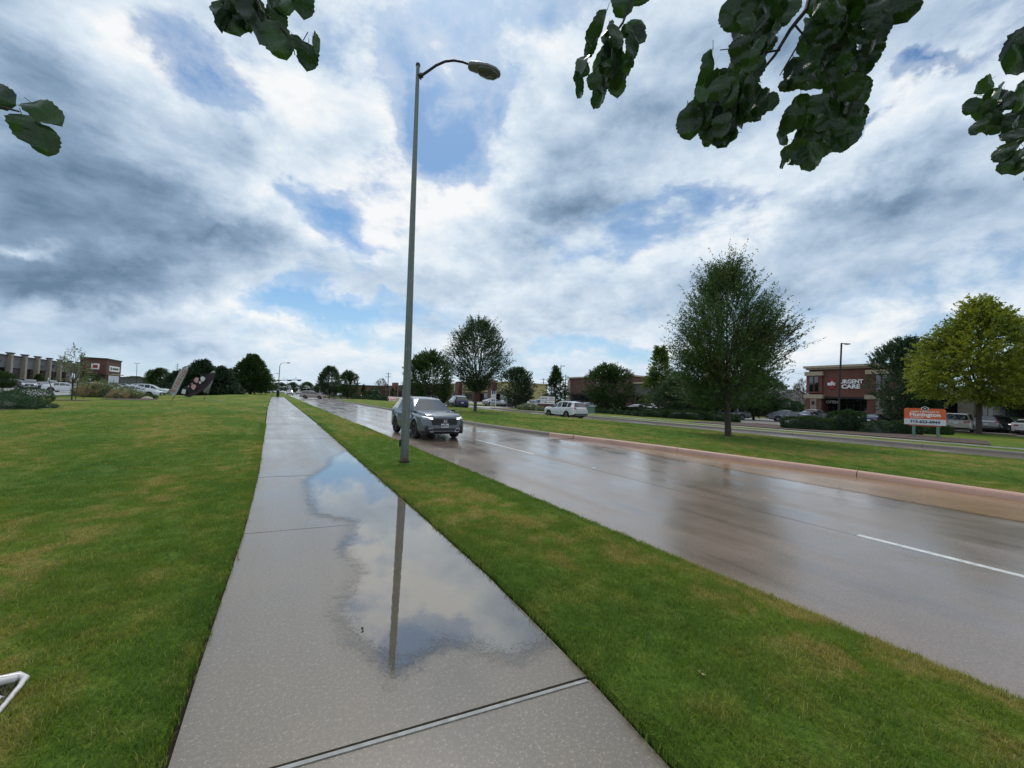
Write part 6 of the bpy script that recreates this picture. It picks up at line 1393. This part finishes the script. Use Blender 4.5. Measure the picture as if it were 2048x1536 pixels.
for (x0, x1) in ((-.3, fx(1647)), (fx(1734), fx(1734)+3.0)):
    w = x1-x0; cx = (x0+x1)/2
    bx('pier', clinic, (cx-w*.33, -.18, dz/2), (w*.26, .5, dz), MT['brick_red']); bx('pier', clinic, (cx+w*.33, -.18, dz/2), (w*.26, .5, dz), MT['brick_red'])
    bx('stone_pilaster', clinic, (cx, -.28, dz*.46), (w*.36, .45, dz*.92), MT['limestone'])
    bx('stone_band', clinic, (cx, -.25, dz+.0), (w+.2, .7, .55), MT['stone'])
    bx('upper_pier', clinic, (cx, -.12, dz+(HA-dz)*.46), (w*.92, .35, (HA-dz)*.68), MT['brick_red'])
    bx('stone_band', clinic, (cx, -.28, dz+(HA-dz)*.80), (w+.1, .6, .55), MT['stone'])
    for k in (-.3, .3): bx('window', clinic, (cx+k*1.0, -.33, dz+(HA-dz)*.44), (.42, .12, (HA-dz)*.52), MT['shopglass'])
    lp_ = bx('wall_lamp', clinic, (cx, -.62, dz*.74), (.22, .22, .5), MT['dark_metal'])
bx('cornice', clinic, (LA/2, 7.8, HA+.12), (LA+.9, 17.1, .30), MT['stone']); bx('cornice', clinic, (LA/2, 7.9, HA-.12), (LA+.5, 16.7, .24), MT['stone'])
bx('shopfront_glass', clinic, (LA/2-.6, 2.45, dz*.47), (LA-4.7, .08, dz*.94), MT['shopglass'])
for k in range(7): bx('mullion', clinic, (2.1+k*(LA-4.9)/6.2, 2.36, dz*.47), (.07, .1, dz*.94), MT['dark_metal'])
bx('transom', clinic, (LA/2-.6, 2.35, dz*.70), (LA-4.7, .1, .07), MT['dark_metal']); bx('canopy', clinic, (LA/2-.6, 1.1, dz-.12), (LA-4.9, 2.3, .26), MT['dark_metal'])
rt_ = (R(90), 0, 0)
text_on('open_sign', 'OPEN', .55, MT['letter_white'], clinic, (fx(1656), 1.4, dz*.80), rt_, .05, .02)
zc1 = at(1702, 763, 50.5).z; zc2 = at(1702, 773, 50.5).z; XA, XU, XC = fx(1664), fx(1703), fx(1702)
cr_ = MB(); zc = (zc1+zc2)/2+.05; cr_.box((XA, -.08, zc), (.50, .14, 1.3)); cr_.box((XA, -.075, zc), (1.1, .13, .42)); cr_.build('red_cross', MT['red_sign'], clinic)
text_on('lettering', 'afc', .74, MT['letter_white'], clinic, (XA, -.2, zc+.05), rt_, .08, .03, sx=1.05)
text_on('lettering', 'URGENT', .72, MT['letter_white'], clinic, (XU, -.12, zc1), rt_, .12, .03, sx=.86)
text_on('lettering', 'CARE', .74, MT['letter_white'], clinic, (XC, -.12, zc2), rt_, .12, .03, sx=1.06)
# --- shop wing to the right of the clinic
wing = bframe('shop_wing', 'low dark-glazed shop wing with pale fascia behind the white minivan', uA-LA-.4, vA-2.0, FR); Hw = at(1960, 783, 44).z; zf = at(1960, 793, 44).z; LW = 34.0
bx('wall', wing, (LW/2, 8.5, Hw/2), (LW, 13, Hw), MT['stucco_grey']); bx('fascia', wing, (LW/2, .0, (Hw+zf)/2+.15), (LW+.2, 1.0, Hw-zf+.3), MT['stucco_white'])
for k in range(5): bx('stone_column', wing, (5.2+k*7.2, -.1, zf/2), (1.1, .9, zf), MT['limestone'])
for k in range(4):
    g_w = bx('shop_window', wing, (8.8+k*7.2, 1.9, zf/2), (6.0, .1, zf), MT['shopglass'])
    for j in range(5): bx('mullion', g_w, (8.8+k*7.2-2.4+j*1.2, 1.82, zf/2), (.07, .08, zf), MT['dark_metal'])
bx('shop_window', wing, (2.3, 1.9, zf/2), (4.4, .1, zf), MT['shopglass'])
bx('poster', wing, (6.4, 1.80, 2.0), (.7, .04, 1.5), MT['plate']); bx('poster', wing, (14.2, 1.80, 1.6), (.9, .04, 1.0), MT['banner_pink'])
# --- brick and grey strip beyond the trees
def strip(label, pxl, v, pxr, H, wall, sign=None, name='shop_building', piers=True, Hl=None):
    def u_at(px):
        d = raydir(px, 790); k = (d.x*DV.x+d.y*DV.y); s_ = v/k; return (d.x*DU.x+d.y*DU.y)*s_
    u0, u1 = u_at(pxl), u_at(pxr); L = u0-u1; B = bframe(name, label, u0, v, FR)
    bx('wall', B, (L/2, 8, H/2), (L, 16, H), wall); bx('cornice', B, (L/2, 7.9, H+.12), (L+.7, 16.9, .3), MT['stone'])
    n = max(1, int(L/9)); 
    for k in range(n):
        x = L*(k+.5)/n; bx('shop_window', B, (x, -.03, 1.55), (L/n*.72, .1, 2.8), MT['shopglass']); bx('awning', B, (x, -.5, 3.35), (L/n*.8, 1.1, .18), MT['dark_metal'])
        if piers: bx('pier', B, (L*k/n+.5, -.2, H/2-.2), (.9, .5, H-.5), MT['limestone'])
    return B, L
B1, L1 = strip('brown brick shop building with tan cornice behind the white moving SUV', 1137, 62, 1262, 7.1, MT['brick_dark'])
strip('lower grey shop building glimpsed between the dome-shaped and yellow-green trees', 1262, 63, 1440, 5.6, MT['stucco_grey'], piers=False)
B3, L3 = strip('tan stucco shop row behind the navy SUV and slim tree', 905, 62, 1012, 6.6, MT['stucco_tan'])
for k in (.18, .55, .82): bx('brick_tower', B3, (L3*k, -.6, 3.7), (3.2, 2.0, 7.4), MT['brick_dark'])
B4, L4 = strip('dark brick shop row far behind the lamp post', 752, 62, 880, 6.6, MT['brick_dark'])
bx('brick_tower', B4, (L4*.42, -.6, 4.2), (7, 2.0, 8.4), MT['brick_red']); bx('brick_tower', B4, (L4*.75, -.6, 3.9), (7, 2.0, 7.8), MT['brick_dark'])
# pale building with brick pilasters at the end of the drive
b = at(1472, 768, 100); pb = thing('pale_building', 'pale stucco building with paired red pilasters left of the gable roof', 'building', (b.x, b.y, 0), R(-14)); H = at(1560, 774, 98).z
bx('wall', pb, (5.8, 6, H/2), (11.8, 12, H), MT['stucco_white']); bx('brick_base', pb, (5.8, -.08, .7), (11.9, .25, 1.4), MT['brick_red']); bx('cornice', pb, (5.8, 5.9, H+.1), (12.4, 12.7, .3), MT['stone'])
for x in (1.2, 6.2, 11.2):
    for s_ in (-.42, .42): bx('pilaster', pb, (x+s_, -.14, H*.42), (.42, .3, H*.80), MT['brick_red'])
    bx('pilaster_panel', pb, (x, -.1, H*.42), (.42, .2, H*.8), MT['stucco_white'])
for x in (3.7, 8.7): mb = MB(); mb.lathe([(0, 0), (.22, 0), (.22, .1)], n=10); mb.v = [(x+a, -.12-c, H*.62+b_) for a, b_, c in mb.v]; mb.build('round_vent', MT['dark_metal'], pb)
# houses with gable roofs
def house(px, Y, w, hwall, hroof, lab, rz):
    b = at(px, 768, Y); h = thing('house', lab, 'house', (b.x, b.y, 0), rz, 'houses behind the car parks'); bx('wall', h, (0, 0, hwall/2), (w, 9, hwall), MT['house_wall'])
    mb = MB(); x = w/2+.5; y = 5.1; mb.add([(-x, -y, hwall), (x, -y, hwall), (x, y, hwall), (-x, y, hwall), (-x*.35, 0, hwall+hroof), (x*.35, 0, hwall+hroof)], [(0, 1, 5, 4), (2, 3, 4, 5), (1, 2, 5), (3, 0, 4), (3, 2, 1, 0)]); mb.build('roof', MT['roofing'], h)
    bx('chimney', h, (w*.2, .8, hwall+hroof*.8), (.9, .7, hroof*.6), MT['brick_dark']); return h
house(1578, 98, 11, 3.0, 3.6, 'grey-roofed house directly right of the pale building', R(-20)); house(1606, 92, 9, 2.8, 2.6, 'second grey-roofed house close to the brick clinic', R(30))
house(668, 210, 12, 4.2, 2.6, 'pale far building behind the round tree beyond the minivan', R(-30)); house(645, 230, 9, 4, 2, 'pale far house left behind the round tree', R(-30)); house(512, 230, 14, 4, 4, 'far roof glimpsed beyond the big live oak', 0)
# red roof arc behind the evergreens
# --- left strip mall
FL = ROADROT + R(90)          # local +x -> +... away along the road is -x ; local +y -> -DV
mall = bframe('strip_mall', 'long grey strip mall with pale stone piers at the left edge', 70, -54, FL); 
# local +x = rotate(+X) by FL: equals DU ; local +y = -DV
HM = at(15, 711, 91).z; zl_ = at(15, 735, 91).z; LM = 108
bx('upper_wall', mall, (LM/2, 8, (HM+zl_)/2), (LM, 16, HM-zl_), MT['stucco_grey']); bx('shopfront', mall, (LM/2, 9.2, zl_/2), (LM, 14, zl_), MT['shopglass']); bx('coping', mall, (LM/2, 8, HM+.08), (LM+.4, 16.5, .2), MT['dark_metal'])
for k in range(18):
    x = 140-70+(k-11)*6.2
    if 0 < x < LM:
        bx('stone_pier', mall, (x, -.3, (HM+.5)/2), (.95, .8, HM+.5), MT['limestone']); bx('pier_cap', mall, (x, -.3, HM+.62), (1.3, 1.1, .28), MT['dark_metal'])
        bx('brick_pier_base', mall, (x, -.36, .9), (1.05, .9, 1.8), MT['brick_red'])
mk = MB()
for x, z, w, h in ((84.2, .62, .5, .5), (83.6, .40, .5, .5), (85.6, .42, 2.6, .22), (85.6, .24, 2.6, .14), (90.6, .5, .35, 1.3), (91.8, .45, .5, .9), (92.6, .6, .3, .5), (66, .5, 2.5, .6)): mk.box((x, -.06, zl_+(HM-zl_)*z), (w, .1, h))
mk.build('wall_sign', MT['dark_metal'], mall)
bm_ = bframe('brick_corner_building', 'taller dark brick building with two wall signs at the end of the left strip mall', 178.6, -47.6, FL); HB = at(209, 718, 127).z; 
bx('wall', bm_, (7, 3.1, HB/2), (14, 6.2, HB), MT['brick_dark']); bx('cornice', bm_, (7, 3.1, HB+.1), (14.4, 6.6, .35), MT['dark_metal'])
bx('shop_window', bm_, (6.8, -.06, 2.6), (10, .14, 3.2), MT['shopglass']); bx('awning', bm_, (6.8, -.6, 4.6), (11.5, 1.3, .3), MT['stone']); bx('awning', bm_, (-.6, 3, 4.4), (1.3, 5.6, .3), MT['dark_metal'])
s1 = bx('sign_panel', bm_, (6.8, -.12, HB-3.0), (9.5, .2, 1.8), MT['letter_white']); mk = MB(); mk.box((3.4, -.25, HB-3.0), (1.0, .06, 1.0)); mk.box((7.6, -.25, HB-3.0), (5.6, .06, .62)); mk.build('lettering', MT['plastic'], s1)
s2 = bx('sign_panel', bm_, (-.12, 2.6, HB-2.6), (.2, 1.9, 1.9), MT['letter_white']); s3 = bx('red_mark', s2, (-.25, 2.6, HB-2.6), (.1, 1.1, 1.0), MT['red_sign'])
# distant low roofs
for px, Y, w, h_, lab in ((262, 190, 26, 4.6, 'low distant building right of the left brick corner building'), (735, 260, 40, 6.5, 'long distant brick roofline left of the reddish tree'),):
    b = at(px, 768, Y); q = thing('distant_building', lab, 'building', (b.x, b.y, 0), 0); bx('wall', q, (0, 0, h_/2), (w, 10, h_), MT['brick_dark'] if px > 400 else MT['stucco_grey']); bx('roof_edge', q, (0, 0, h_+.12), (w+1, 11, .3), MT['roofing'])
